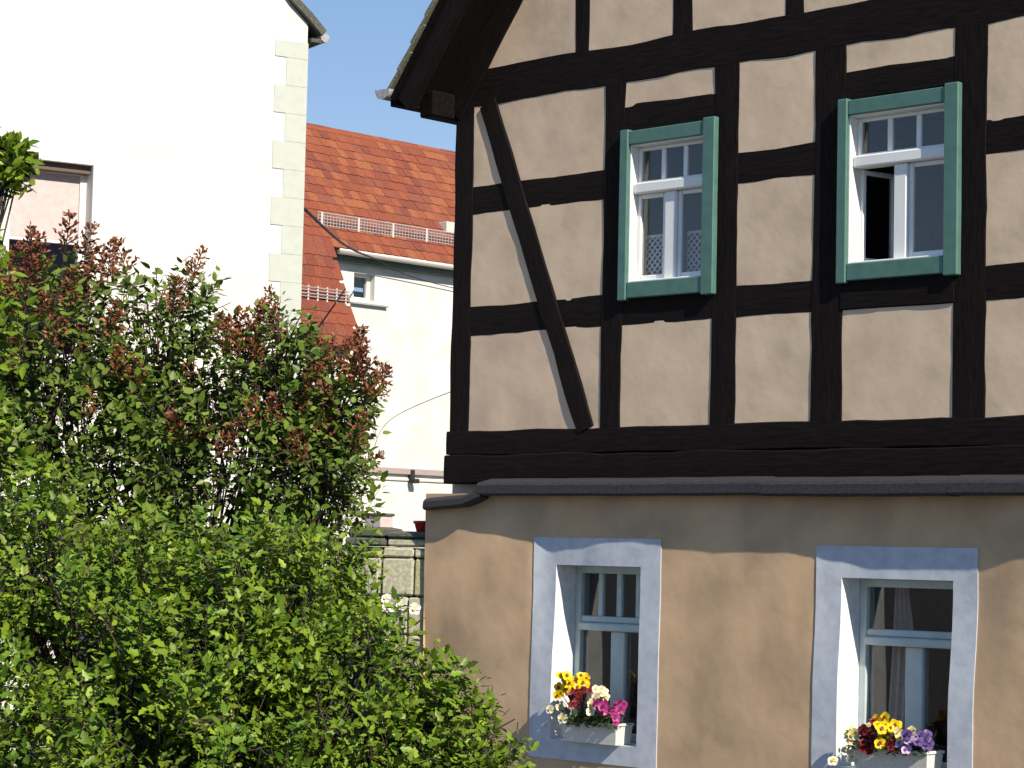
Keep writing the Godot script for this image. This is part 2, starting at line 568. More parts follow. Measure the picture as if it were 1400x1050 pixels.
func roof_of_house(h: Node3D):
	var r := node("roof", h)
	var len_ := (RIDGE_X - R0.x) / RD.x
	for s in [1, -1]:
		var mir := func(p: Vector2) -> Vector2: return p if s == 1 else Vector2(2 * RIDGE_X - p.x, p.y)
		# boarded deck
		var a := R0 + RN * 0.19 - RD * 0.40
		var b := R0 + RN * 0.19 + RD * (len_ + 0.14)
		var c := R0 + RN * 0.222 + RD * (len_ + 0.16)
		var d := R0 + RN * 0.222 - RD * 0.40
		var st := begin()
		var poly := PackedVector2Array([mir.call(a), mir.call(b), mir.call(c), mir.call(d)])
		if s == -1:
			poly.reverse()
		prism(st, poly, -6.3, 0.43)
		commit(st, "roof_deck", M.dark_wood, r)
		# courses of tiles; those at the verge one by one, the rest in one piece
		var rows := 34
		var slab := begin()
		for k in rows:
			var t := -0.42 + k * 0.195
			var p0 := R0 + RN * 0.25 + RD * t
			var p1 := R0 + RN * 0.226 + RD * minf(t + 0.34, len_ + 0.15)
			var q := PackedVector2Array([mir.call(p0), mir.call(p1), mir.call(p1 + RN * 0.018), mir.call(p0 + RN * 0.02)])
			if s == -1:
				q.reverse()
			var tl := begin()
			prism(tl, q, 0.26, 0.445 + 0.006 * wob.get_noise_2d(k * 3.3, s))
			commit(tl, "roof_tile", M.tile_edge, r)
			prism(slab, q, -6.33, 0.255)
		var o := commit(slab, "tile_courses", M.tile_mat[2], r)
		o.set_meta("kind", "stuff")
	# half-round gutter along the eaves, with its stop end and a bracket
	for s in [1, -1]:
		var g := node("gutter", r)
		var cx := -0.205 if s == 1 else 8.205
		var st := begin(true)
		var n := 12
		for i in n:
			var a0 := PI + PI * i / n
			var a1 := PI + PI * (i + 1) / n
			for rr in [0.062, 0.058]:
				var p0 := Vector3(cx + cos(a0) * rr, 5.185 + sin(a0) * rr, 0)
				var p1 := Vector3(cx + cos(a1) * rr, 5.185 + sin(a1) * rr, 0)
				quad(st, p0 + Vector3(0, 0, 0.45), p1 + Vector3(0, 0, 0.45), p1 + Vector3(0, 0, -6.3), p0 + Vector3(0, 0, -6.3))
		commit(st, "channel", M.zinc, g)
		st = begin()
		var half := PackedVector2Array()
		for i in n + 1:
			half.append(Vector2(cx + cos(PI + PI * i / n) * 0.064, 5.186 + sin(PI + PI * i / n) * 0.064))
		prism(st, half, 0.45, 0.456)
		commit(st, "stop_end", M.zinc, g)
		st = begin()
		tube(st, [Vector3(cx - 0.062, 5.186, 0.45), Vector3(cx - 0.062, 5.186, -6.3)], [0.008, 0.008], 8)
		commit(st, "rolled_edge", M.zinc, g)
		st = begin()
		var pts := []
		var rad := []
		for i in 9:
			pts.append(Vector3(cx + cos(PI + PI * i / 8.0) * 0.068, 5.186 + sin(PI + PI * i / 8.0) * 0.068, 0.30))
			rad.append(0.008)
		tube(st, pts, rad, 6)
		commit(st, "bracket", M.gutter_light, g)

func upper_window(h: Node3D, x0: float, x1: float, y0: float, y1: float, lace: bool, open: bool):
	var w := node("window", h)
	if open:
		w.set_meta("label", "green-framed window with its left casement swung open inwards")
	elif lace:
		w.set_meta("label", "green-framed window with half-height lace curtain")
	# green boards
	box("frame_board", w, M.green, Vector3(x0, y0 + 0.002, -0.012), Vector3(x0 + 0.064, y1 - 0.004, 0.040), 0.005)
	box("frame_board", w, M.green, Vector3(x1 - 0.088, y0, -0.012), Vector3(x1, y1, 0.040), 0.005)
	box("frame_board", w, M.green, Vector3(x0 + 0.064, y1 - 0.096, -0.012), Vector3(x1 - 0.088, y1 - 0.014, 0.032), 0.005)
	box("frame_board", w, M.green, Vector3(x0 + 0.064, y0 + 0.014, -0.012), Vector3(x1 - 0.088, y0 + 0.108, 0.032), 0.005)
	# white box frame
	var l := x0 + 0.060
	var r := x1 - 0.084
	var b := y0 + 0.104
	var t := y1 - 0.092
	box("jamb", w, M.white, Vector3(l - 0.02, b, -0.12), Vector3(l + 0.012, t, 0.014), 0.003)
	box("jamb", w, M.white, Vector3(r - 0.012, b, -0.12), Vector3(r + 0.02, t, 0.014), 0.003)
	box("head", w, M.white, Vector3(l + 0.0125, t - 0.012, -0.12), Vector3(r - 0.0125, t + 0.02, 0.012), 0.003)
	box("sill", w, M.white, Vector3(l + 0.0125, b - 0.02, -0.12), Vector3(r - 0.0125, b + 0.014, 0.012), 0.003)
	# dark lining so that no light gets in around the frame
	var st := begin()
	bx(st, Vector3(x0 - 0.06, y0 - 0.05, -0.13), Vector3(l - 0.021, y1 + 0.06, -0.015), 0.001)
	bx(st, Vector3(r + 0.021, y0 - 0.05, -0.13), Vector3(x1 + 0.06, y1 + 0.06, -0.015), 0.001)
	bx(st, Vector3(l - 0.02, t + 0.021, -0.13), Vector3(r + 0.02, y1 + 0.06, -0.015), 0.001)
	bx(st, Vector3(l - 0.02, y0 - 0.05, -0.13), Vector3(r + 0.02, b - 0.021, -0.015), 0.001)
	commit(st, "lining", M.dark_wood, w)
	var ty := y0 + 0.665
	box("transom", w, M.white, Vector3(l + 0.0125, ty - 0.030, -0.10), Vector3(r - 0.0125, ty + 0.034, -0.006), 0.008)
	# upper lights
	var pz := -0.066
	var uw := (r - l - 0.024 - 0.05) 
	var ul := l + 0.012 + 0.025
	var ub := ty + 0.036 + 0.014
	var ut := t - 0.012 - 0.022
	st = begin()
	bx(st, Vector3(l + 0.0125, ty + 0.035, pz - 0.018), Vector3(ul, t - 0.0125, pz + 0.016))
	bx(st, Vector3(r - 0.012 - 0.025, ty + 0.035, pz - 0.018), Vector3(r - 0.0125, t - 0.0125, pz + 0.016))
	bx(st, Vector3(ul, ty + 0.035, pz - 0.018), Vector3(ul + uw, ub, pz + 0.015))
	bx(st, Vector3(ul, ut, pz - 0.018), Vector3(ul + uw, t - 0.0125, pz + 0.015))
	commit(st, "sash", M.white, w)
	for k in 2:
		var cx := ul + uw * (k + 1) / 3.0
		box("glazing_bar", w, M.white, Vector3(cx - 0.016, ub, pz - 0.016), Vector3(cx + 0.016, ut, pz + 0.014), 0.004)
	for k in 3:
		var a := ul + uw * k / 3.0
		pane(w, Vector3(a + 0.002, ub, pz), Vector3(a + uw / 3.0 - 0.002, ut, pz))
	# casements below
	var mid := (l + r) / 2 - 0.008
	var lb := b + 0.0145
	var lt := ty - 0.031
	box("mullion", w, M.white, Vector3(mid - 0.043, lb, -0.10), Vector3(mid + 0.043, lt, -0.030), 0.008)
	for k in 2:
		var a := l + 0.0125 if k == 0 else mid + 0.0435
		var e := mid - 0.0435 if k == 0 else r - 0.0125
		var piv := node("casement", w)
		var ox := a
		if open and k == 0:
			piv.position = Vector3(a, 0, pz - 0.02)
			piv.rotation.y = deg_to_rad(78)
			ox = 0.0
		else:
			piv.position = Vector3(0, 0, pz)
		var wd := e - a
		st = begin()
		bx(st, Vector3(ox, lb + 0.0005, -0.018), Vector3(ox + 0.028, lt - 0.0005, 0.016))
		bx(st, Vector3(ox + wd - 0.028, lb + 0.0005, -0.018), Vector3(ox + wd, lt - 0.0005, 0.016))
		bx(st, Vector3(ox + 0.028, lb + 0.0005, -0.018), Vector3(ox + wd - 0.028, lb + 0.034, 0.015))
		bx(st, Vector3(ox + 0.028, lt - 0.026, -0.018), Vector3(ox + wd - 0.028, lt - 0.0005, 0.015))
		st.generate_normals()
		var o := MeshInstance3D.new()
		o.name = "casement"
		o.mesh = st.commit()
		o.mesh.surface_set_material(0, M.white)
		o.transform = piv.transform
		w.add_child(o, true)
		w.remove_child(piv)
		piv.free()
		var gq := begin()
		bx(gq, Vector3(ox + 0.026, lb + 0.03, -0.002), Vector3(ox + wd - 0.026, lt - 0.024, 0.002), 0.0005)
		var p := commit(gq, "pane", M.glass, w)
		p.transform = o.transform
		if lace:
			lace_net(w, a + 0.02, e - 0.02, lb + 0.02, lb + 0.27, -0.115)

func pane(parent: Node, a: Vector3, b: Vector3):
	box("pane", parent, M.glass, a - Vector3(0, 0, 0.002), b + Vector3(0, 0, 0.002), 0.0005)

func lace_net(w: Node3D, x0: float, x1: float, y0: float, y1: float, z: float):
	# netted half curtain: thread lattice, hem and a scalloped foot
	var st := begin()
	var sp := 0.042
	var th := 0.0048
	var n := int((x1 - x0 + y1 - y0) / sp) + 1
	for k in n:
		for s in [0, 1]:
			var c := k * sp
			var a0 := maxf(0.0, c - (y1 - y0))
			var a1 := minf(c, x1 - x0)
			if a1 <= a0:
				continue
			var p0 := Vector3(a0, c - a0, 0)
			var p1 := Vector3(a1, c - a1, 0)
			if s == 1:
				p0.x = x1 - x0 - p0.x
				p1.x = x1 - x0 - p1.x
			var zz: float = z + 0.004 * s
			var o := Vector3(x0, y0, 0)
			var mid := (p0 + p1) / 2 + Vector3(0, 0, 0.006)
			for seg in [[p0, mid], [mid, p1]]:
				var d: Vector3 = (seg[1] - seg[0]).normalized()
				var nn := Vector3(-d.y, d.x, 0) * th
				quad(st, o + seg[0] - nn + Vector3(0, 0, zz), o + seg[1] - nn + Vector3(0, 0, zz), o + seg[1] + nn + Vector3(0, 0, zz), o + seg[0] + nn + Vector3(0, 0, zz))
	bx(st, Vector3(x0, y1 - 0.006, z - 0.004), Vector3(x1, y1 + 0.01, z + 0.008), 0.002)
	commit(st, "lace_curtain", M.lace, w)

func lower_window(h: Node3D, o: Array, s: Array, bars: bool, drape: bool):
	var w := node("window", h)
	w.set_meta("label", "deep-set ground-floor window in pale blue painted surround")
	# painted surround, a skin of render on the wall
	var st := begin(true)
	wall_sheet(st, steps([s[0], o[0], o[1], s[1]], 0.04), steps([s[2], o[2], o[3], s[3]], 0.04), [o], 0.006)
	st.set_smooth_group(-1)
	for e in [[s[0], s[2], s[1], s[2]], [s[1], s[2], s[1], s[3]], [s[1], s[3], s[0], s[3]], [s[0], s[3], s[0], s[2]]]:
		var n := 24
		for k in n:
			var a := Vector2(lerpf(e[0], e[2], k / float(n)), lerpf(e[1], e[3], k / float(n)))
			var b := Vector2(lerpf(e[0], e[2], (k + 1) / float(n)), lerpf(e[1], e[3], (k + 1) / float(n)))
			quad(st, Vector3(a.x, a.y, wz(a.x, a.y) + 0.006), Vector3(a.x, a.y, wz(a.x, a.y) - 0.01), Vector3(b.x, b.y, wz(b.x, b.y) - 0.01), Vector3(b.x, b.y, wz(b.x, b.y) + 0.006))
	commit(st, "surround", M.blue_paint, w)
	# reveals
	var pts := [Vector2(o[0], o[2]), Vector2(o[1], o[2]), Vector2(o[1], o[3]), Vector2(o[0], o[3])]
	for k in 4:
		st = begin()
		var a: Vector2 = pts[k]
		var b: Vector2 = pts[(k + 1) % 4]
		var inn := (Vector2((o[0] + o[1]) / 2, (o[2] + o[3]) / 2) - (a + b) / 2).normalized()
		var n := 16
		for i in n:
			var p := a.lerp(b, i / float(n))
			var q := a.lerp(b, (i + 1) / float(n))
			var zp := wz(p.x, p.y) + 0.006
			var zq := wz(q.x, q.y) + 0.006
			quad(st, Vector3(p.x, p.y, zp), Vector3(q.x, q.y, zq), Vector3(q.x, q.y, -0.17), Vector3(p.x, p.y, -0.17))
		commit(st, ["sill", "reveal", "reveal", "reveal"][k], M.reveal, w)
	# frame
	var l: float = o[0] + 0.001
	var r: float = o[1] - 0.001
	var b0: float = o[2] + 0.001
	var t0: float = o[3] - 0.001
	var z := -0.155
	var fm: Material = M.frame_blue
	box("jamb", w, fm, Vector3(l, b0, z - 0.06), Vector3(l + 0.045, t0, z + 0.02), 0.004)
	box("jamb", w, fm, Vector3(r - 0.045, b0, z - 0.06), Vector3(r, t0, z + 0.02), 0.004)
	box("head", w, fm, Vector3(l + 0.045, t0 - 0.045, z - 0.06), Vector3(r - 0.045, t0, z + 0.018), 0.004)
	box("bottom_rail", w, fm, Vector3(l + 0.045, b0, z - 0.06), Vector3(r - 0.045, b0 + 0.05, z + 0.018), 0.004)
	var ty := 1.885
	box("transom", w, fm, Vector3(l + 0.045, ty - 0.035, z - 0.06), Vector3(r - 0.045, ty + 0.01, z + 0.045), 0.008)
	box("transom", w, fm, Vector3(l + 0.045, ty + 0.011, z - 0.06), Vector3(r - 0.045, ty + 0.05, z + 0.016), 0.006)
	var mid := (l + r) / 2
	box("mullion", w, fm, Vector3(mid - 0.055, b0 + 0.05, z - 0.05), Vector3(mid + 0.055, ty - 0.0355, z + 0.014), 0.006)
	if bars:
		for k in [[0.25, 0.018], [0.5, 0.020], [0.75, 0.018]]:
			var cx: float = lerpf(l + 0.045, r - 0.045, k[0])
			box("glazing_bar", w, fm, Vector3(cx - k[1], ty + 0.0505, z - 0.03), Vector3(cx + k[1], t0 - 0.0455, z + 0.008), 0.004)
		for k in 4:
			var xa: float = lerpf(l + 0.045, r - 0.045, k / 4.0)
			var xb: float = lerpf(l + 0.045, r - 0.045, (k + 1) / 4.0)
			pane(w, Vector3(xa + 0.004, ty + 0.05, z - 0.012), Vector3(xb - 0.004, t0 - 0.045, z - 0.012))
	else:
		pane(w, Vector3(l + 0.045, ty + 0.05, z - 0.012), Vector3(r - 0.045, t0 - 0.045, z - 0.012))
	pane(w, Vector3(l + 0.045, b0 + 0.05, z - 0.012), Vector3(mid - 0.054, ty - 0.035, z - 0.012))
	pane(w, Vector3(mid + 0.054, b0 + 0.05, z - 0.012), Vector3(r - 0.045, ty - 0.035, z - 0.012))
	if drape:
		# a gathered drape hanging just behind the glass
		st = begin(true)
		var n := 26
		for j in 12:
			for i in n:
				var p := []
				for q in [[i, j], [i + 1, j], [i + 1, j + 1], [i, j + 1]]:
					var u: float = q[0] / float(n)
					var v: float = q[1] / 12.0
					var wd := lerpf(0.16, 0.07, smoothstep(0.45, 1.0, v))
					p.append(Vector3(mid - 0.245 + (1.0 - v) * -0.01 + 0.055 * v + wd * u, lerpf(o[2] + 0.02, o[3] + 0.1, v), -0.26 + 0.013 * sin(u * 22.0)))
				quad(st, p[0], p[1], p[2], p[3])
		commit(st, "drape", M.drape, w)

# =====================================================================  white house on the left
func white_house():
	var h := node("white_house", self, Vector3(-6.0855, 0, -3.9704))
	h.basis = Basis(Vector3(0.24192, 0, -0.9703), Vector3.UP, Vector3(0.9703, 0, 0.24192))
	tag(h, "tall white rendered house with pale green corner quoins, gable towards the garden", "house")
	var o := [-2.86, -2.10, 3.9, 5.66]
	var outline := PackedVector2Array([Vector2(-9.4, 0), Vector2(0, 0), Vector2(0, 7.1), Vector2(0.0, 7.24), Vector2(-0.18, 7.40), Vector2(-0.55, 7.82), Vector2(-4.7, 12.8), Vector2(-9.4, 7.2)])
	# gable wall, in strips round the window opening
	var st := begin()
	for q in [[-9.4, 0.0, o[0], 7.24], [o[1], 0.0, 0.0, 7.24], [o[0], 0.0, o[1], o[2]], [o[0], o[3], o[1], 7.24]]:
		quad(st, Vector3(q[0], q[1], 0), Vector3(q[2], q[1], 0), Vector3(q[2], q[3], 0), Vector3(q[0], q[3], 0))
	var top := PackedVector2Array([Vector2(-9.4, 7.24), Vector2(0, 7.24), Vector2(-0.18, 7.40), Vector2(-0.55, 7.82), Vector2(-4.7, 12.8)])
	prism(st, top, -0.3, 0.0)
	quad(st, Vector3(0, 0, 0), Vector3(0, 0, -9), Vector3(0, 7.3, -9), Vector3(0, 7.3, 0))
	quad(st, Vector3(-9.4, 0, -9), Vector3(-9.4, 0, 0), Vector3(-9.4, 7.3, 0), Vector3(-9.4, 7.3, -9))
	quad(st, Vector3(0, 0, -9), Vector3(-9.4, 0, -9), Vector3(-9.4, 7.3, -9), Vector3(0, 7.3, -9))
	quad(st, Vector3(-9.4, 0.0, -0.3), Vector3(-9.4, 7.24, -0.3), Vector3(o[0], 7.24, -0.3), Vector3(o[0], 0, -0.3))
	quad(st, Vector3(o[1], 0.0, -0.3), Vector3(o[1], 7.24, -0.3), Vector3(0, 7.24, -0.3), Vector3(0, 0, -0.3))
	commit(st, "wall", M.white_wall, h)
	# quoins
	var y := 0.0
	var k := 0
	while y < 7.0:
		var hh := 0.265
		var wd := 0.335 if k % 2 == 0 else 0.215
		box("quoin", h, M.quoin, Vector3(-wd, y, -0.02), Vector3(0.008, minf(y + hh - 0.001, 7.05), 0.008), 0.002)
		y += hh
		k += 1
	# window with a roller blind
	var w := node("window", h)
	var sr := begin()
	bx(sr, Vector3(o[1], o[2] - 0.12, -0.02), Vector3(o[1] + 0.075, o[3] + 0.125, 0.022))
	bx(sr, Vector3(o[0] - 0.075, o[2] - 0.12, -0.02), Vector3(o[0], o[3] + 0.125, 0.022))
	bx(sr, Vector3(o[0], o[3], -0.02), Vector3(o[1], o[3] + 0.124, 0.021))
	bx(sr, Vector3(o[0], o[2] - 0.12, -0.02), Vector3(o[1], o[2], 0.05))
	commit(sr, "surround", M.white_wall, w)
	var rv := begin()
	bx(rv, Vector3(o[0] - 0.03, o[2], -0.3), Vector3(o[0] - 0.0005, o[3], -0.021), 0.001)
	bx(rv, Vector3(o[1] + 0.0005, o[2], -0.3), Vector3(o[1] + 0.03, o[3], -0.021), 0.001)
	bx(rv, Vector3(o[0], o[3] + 0.0005, -0.3), Vector3(o[1], o[3] + 0.03, -0.021), 0.001)
	bx(rv, Vector3(o[0], o[2] - 0.03, -0.3), Vector3(o[1], o[2] - 0.0005, -0.021), 0.001)
	commit(rv, "reveal", M.white_wall, w)
	var fr := begin()
	bx(fr, Vector3(o[0], o[2], -0.2), Vector3(o[0] + 0.06, o[3], -0.13))
	bx(fr, Vector3(o[1] - 0.06, o[2], -0.2), Vector3(o[1], o[3], -0.13))
	bx(fr, Vector3(o[0] + 0.06, o[3] - 0.08, -0.2), Vector3(o[1] - 0.06, o[3], -0.132))
	bx(fr, Vector3(o[0] + 0.06, o[2], -0.2), Vector3(o[1] - 0.06, o[2] + 0.07, -0.132))
	commit(fr, "frame", M.white, w)
	box("blind_housing", w, M.housing_brown, Vector3(o[0] + 0.001, o[3] - 0.075, -0.128), Vector3(o[1] - 0.001, o[3] - 0.001, -0.04), 0.006)
	box("blind", w, M.blind, Vector3(o[0] + 0.061, 4.985, -0.158), Vector3(o[1] - 0.061, o[3] - 0.081, -0.146), 0.003)
	box("blind_bar", w, M.white, Vector3(o[0] + 0.061, 4.955, -0.162), Vector3(o[1] - 0.061, 4.984, -0.142), 0.005)
	pane(w, Vector3(o[0] + 0.06, o[2] + 0.07, -0.185), Vector3(o[1] - 0.06, o[3] - 0.08, -0.185))
	# roof with a flared foot
	var rf := node("roof", h)
	for s in [1, -1]:
		var prof := [Vector2(0.17, 7.185), Vector2(0.02, 7.33), Vector2(-0.16, 7.475), Vector2(-0.55, 7.92), Vector2(-4.7, 12.92)]
		var poly := PackedVector2Array()
		for p in prof:
			poly.append(p if s == 1 else Vector2(-9.4 - p.x, p.y))
		for i in range(prof.size() - 1, -1, -1):
			var p: Vector2 = prof[i] - Vector2(0.045, 0.05)
			poly.append(p if s == 1 else Vector2(-9.4 - p.x, p.y))
		if s == 1:
			poly.reverse()
		var rs := begin()
		prism(rs, poly, -9.2, 0.06)
		commit(rs, "roof_slope", M.cap, rf)
		var gt := begin()
		var gx := 0.16 if s == 1 else -9.56
		tube(gt, [Vector3(gx, 7.12, 0.05), Vector3(gx, 7.12, -9.2)], [0.045, 0.045], 10)
		commit(gt, "gutter", M.zinc, rf)
		var ev := begin()
		bx(ev, Vector3(gx - 0.14, 7.06, -9.1), Vector3(gx - 0.03, 7.1, 0.045))
		commit(ev, "eave_board", M.cap, rf)

# =====================================================================  house with the red tiled roof behind
func tile_mesh(w: float, l: float) -> ArrayMesh:
	# plain clay tile with a rounded tail; x runs down the slope from 0 to l, z across, y up
	var st := begin()
	var poly := [Vector2(0, -w / 2), Vector2(l - 0.016, -w / 2), Vector2(l - 0.004, -w * 0.36), Vector2(l, 0), Vector2(l - 0.004, w * 0.36), Vector2(l - 0.016, w / 2), Vector2(0, w / 2)]
	var th := 0.022
	var n := poly.size()
	for k in range(1, n - 1):
		tri(st, Vector3(poly[0].x, th, poly[0].y), Vector3(poly[k + 1].x, th, poly[k + 1].y), Vector3(poly[k].x, th, poly[k].y))
	for k in n:
		var a: Vector2 = poly[k]
		var b: Vector2 = poly[(k + 1) % n]
		quad(st, Vector3(a.x, 0, a.y), Vector3(a.x, th, a.y), Vector3(b.x, th, b.y), Vector3(b.x, 0, b.y))
	st.generate_normals()
	return st.commit()

func red_roofed_house():
	var h := node("red_roofed_house", self, Vector3(-19.6, 0, -18.0))
	tag(h, "white walled house with orange-red clay tile roof and snow guard, behind the corner", "house")
	var ex := 0.25
	var ey := 7.42
	var rx := -1.72
	var ry := 9.83
	# wall with the small window's opening   (local z: -1.24 .. 0.67 across)
	var z0 := -8.0
	var z1 := 4.0
	var o := [0.72, 1.21, 6.63, 7.09]       # z from, z to, y from, y to
	var st := begin()
	for q in [[z0, 0.0, o[0], 7.6], [o[1], 0.0, z1, 7.6], [o[0], 0.0, o[1], o[2]], [o[0], o[3], o[1], 7.6]]:
		quad(st, Vector3(0, q[1], q[2]), Vector3(0, q[1], q[0]), Vector3(0, q[3], q[0]), Vector3(0, q[3], q[2]))
		quad(st, Vector3(-0.3, q[1], q[0]), Vector3(-0.3, q[1], q[2]), Vector3(-0.3, q[3], q[2]), Vector3(-0.3, q[3], q[0]))
	for z in [z0, z1]:
		tri(st, Vector3(-3.6, 7.3, z), Vector3(0, 7.3, z), Vector3(rx, ry, z))
		quad(st, Vector3(-3.6, 0, z), Vector3(0, 0, z), Vector3(0, 7.3, z), Vector3(-3.6, 7.3, z))
	quad(st, Vector3(-3.6, 0, z0), Vector3(-3.6, 0, z1), Vector3(-3.6, 7.3, z1), Vector3(-3.6, 7.3, z0))
	for q in [[o[0], o[2], o[0], o[3]], [o[1], o[2], o[1], o[3]], [o[0], o[2], o[1], o[2]], [o[0], o[3], o[1], o[3]]]:
		quad(st, Vector3(0, q[1], q[0]), Vector3(0, q[3], q[2]), Vector3(-0.3, q[3], q[2]), Vector3(-0.3, q[1], q[0]))
	commit(st, "wall", M.far_wall, h)
	# window
	var w := node("window", h)
	var fr := begin()
	bx(fr, Vector3(-0.2, o[2], o[0] + 0.001), Vector3(-0.12, o[3], o[0] + 0.075))
	bx(fr, Vector3(-0.2, o[2], o[1] - 0.05), Vector3(-0.12, o[3], o[1] - 0.001))
	bx(fr, Vector3(-0.2, o[2] + 0.001, o[0] + 0.075), Vector3(-0.122, o[2] + 0.055, o[1] - 0.05))
	bx(fr, Vector3(-0.2, o[3] - 0.05, o[0] + 0.075), Vector3(-0.122, o[3] - 0.001, o[1] - 0.05))
	commit(fr, "frame", M.white, w)
	box("pane", w, M.glass, Vector3(-0.17, o[2] + 0.05, o[0] + 0.07), Vector3(-0.166, o[3] - 0.045, o[1] - 0.045), 0.0005)
	box("window_sill", w, M.zinc, Vector3(-0.1, o[2] - 0.09, o[0] - 0.28), Vector3(0.075, o[2] - 0.055, o[1] + 0.08), 0.006)
	# eaves: cornice board, gutter
	box("cornice", h, M.grey_green, Vector3(0.0, 7.235, z0), Vector3(0.13, 7.36, 1.75), 0.01)
	var gt := begin(true)
	tube(gt, [Vector3(ex + 0.03, ey - 0.035, 1.83), Vector3(ex + 0.03, ey - 0.035, z0)], [0.055, 0.055], 10)
	commit(gt, "gutter", M.gutter_light, h)
	# pipe along the wall, with a small lamp on it
	box("string_course", h, M.pale_metal, Vector3(0.0, 3.63, -3.0), Vector3(0.07, 3.74, 2.6), 0.008)
	box("string_course", h, M.gutter_light, Vector3(0.0, 3.52, -3.0), Vector3(0.03, 3.56, 2.6), 0.004)
	var lb := begin()
	bx(lb, Vector3(0.0, 3.50, -0.28), Vector3(0.1, 3.72, -0.19), 0.01)
	bx(lb, Vector3(0.07, 3.48, -0.3), Vector3(0.2, 3.56, -0.17), 0.01)
	commit(lb, "wall_lamp", M.rubber, h)
	# roof
	var rf := node("roof", h)
	var dirv := Vector2(ex - rx, ey - ry).normalized()
	var nv := Vector2(-dirv.y, dirv.x)
	var sl := Vector2(ex - rx, ey - ry).length()
	for s in [1, -1]:
		var f := func(p: Vector2) -> Vector2: return p if s == 1 else Vector2(2 * rx - p.x, p.y)
		var p0 := Vector2(rx, ry)
		var p1 := Vector2(ex, ey)
		var poly := PackedVector2Array([f.call(p0 - nv * 0.1), f.call(p1 - nv * 0.06), f.call(p1), f.call(p0)])
		if s == -1:
			poly.reverse()
		var dk := begin()
		prism(dk, poly, z0 - 0.2, z1 + 0.2)
		commit(dk, "roof_deck", M.cap if s == 1 else M.tile_mat[2], rf)
	var tm := tile_mesh(0.196, 0.38)
	var rows := 14
	var ex_row := (sl + 0.02) / rows
	var ang := atan2(dirv.y, dirv.x)
	var stuff := MultiMesh.new()
	stuff.transform_format = MultiMesh.TRANSFORM_3D
	stuff.mesh = tm
	var rest := []
	var count := 0
	var trng := RandomNumberGenerator.new()
	trng.seed = 77
	for k in rows:
		var lo := lerpf(-3.0, -1.25, k / 13.0)
		var hi := lerpf(1.55, 2.05, k / 13.0)
		var z := z0
		var odd := 0.1 if k % 2 else 0.0
		while z < z1:
			var s0 := ex_row * (k + 1) - 0.36 + trng.randf_range(-0.006, 0.006)
			var b := Basis(Vector3.FORWARD, 0.0)
			b = Basis(Vector3(0, 0, 1), ang + 0.055 + trng.randf_range(-0.012, 0.012)) * Basis(Vector3.UP, trng.randf_range(-0.012, 0.012))
			var q := Vector2(rx, ry) + dirv * s0 + nv * (0.028 + trng.randf_range(0, 0.004))
			var xf := Transform3D(b, Vector3(q.x, q.y, z + odd))
			if z + odd > lo and z + odd < hi and count < 300:
				var mi := trng.randi() % 6
				if trng.randf() < 0.35:
					mi = int(fposmod(k * 1.7 + floorf(z * 0.8), 5.0))
				meshed(tm, "roof_tile", M.tile_mat[mi], rf, xf)
				count += 1
			else:
				rest.append(xf)
			z += 0.2
	stuff.instance_count = rest.size()
	for i in rest.size():
		stuff.set_instance_transform(i, rest[i])
	var mm := MultiMeshInstance3D.new()
	mm.name = "roof_tiles"
	mm.multimesh = stuff
	mm.material_override = M.tile_mat[0]
	mm.set_meta("kind", "stuff")
	rf.add_child(mm)
	var rdg := begin(true)
	tube(rdg, [Vector3(rx, ry + 0.015, z1 + 0.2), Vector3(rx, ry + 0.015, z0 - 0.2)], [0.075, 0.075], 10)
	commit(rdg, "ridge_capping", M.tile_mat[1], rf)
	# small hatch at the right
	var hq := Vector2(rx, ry) + dirv * (sl - 0.85)
	var hs := begin()
	bx(hs, Vector3(hq.x - 0.1, hq.y, -1.62), Vector3(hq.x + 0.14, hq.y + 0.2, -1.15), 0.01)
	commit(hs, "roof_hatch", M.gutter_light, rf)
	# snow guard
	var sg := node("snow_guard", h)
	var base := Vector2(rx, ry) + dirv * (sl - 0.42) + nv * 0.03
	var ht := 0.26
	for z in [2.0, 1.15, 0.33, -0.49, -1.31, -2.1]:
		var ps := begin()
		bx(ps, Vector3(base.x - 0.02, base.y - 0.05, z - 0.02), Vector3(base.x + 0.02, base.y + ht + 0.03, z + 0.02), 0.003)
		commit(ps, "post", M.gutter_light, sg)
	for k in 6:
		var rl := begin()
		var yy := base.y + 0.02 + ht * k / 5.0
		var rr := 0.016 if k == 5 else 0.011
		tube(rl, [Vector3(base.x, yy, 2.1), Vector3(base.x, yy, -2.2)], [rr, rr], 6)
		commit(rl, "rail", M.pale_metal, sg)
	for k in 60:
		var vb := begin()
		var zz := 2.08 - k * 0.071
		bx(vb, Vector3(base.x - 0.006, base.y, zz - 0.007), Vector3(base.x + 0.006, base.y + ht, zz + 0.007), 0.001)
		commit(vb, "bar", M.pale_metal, sg)

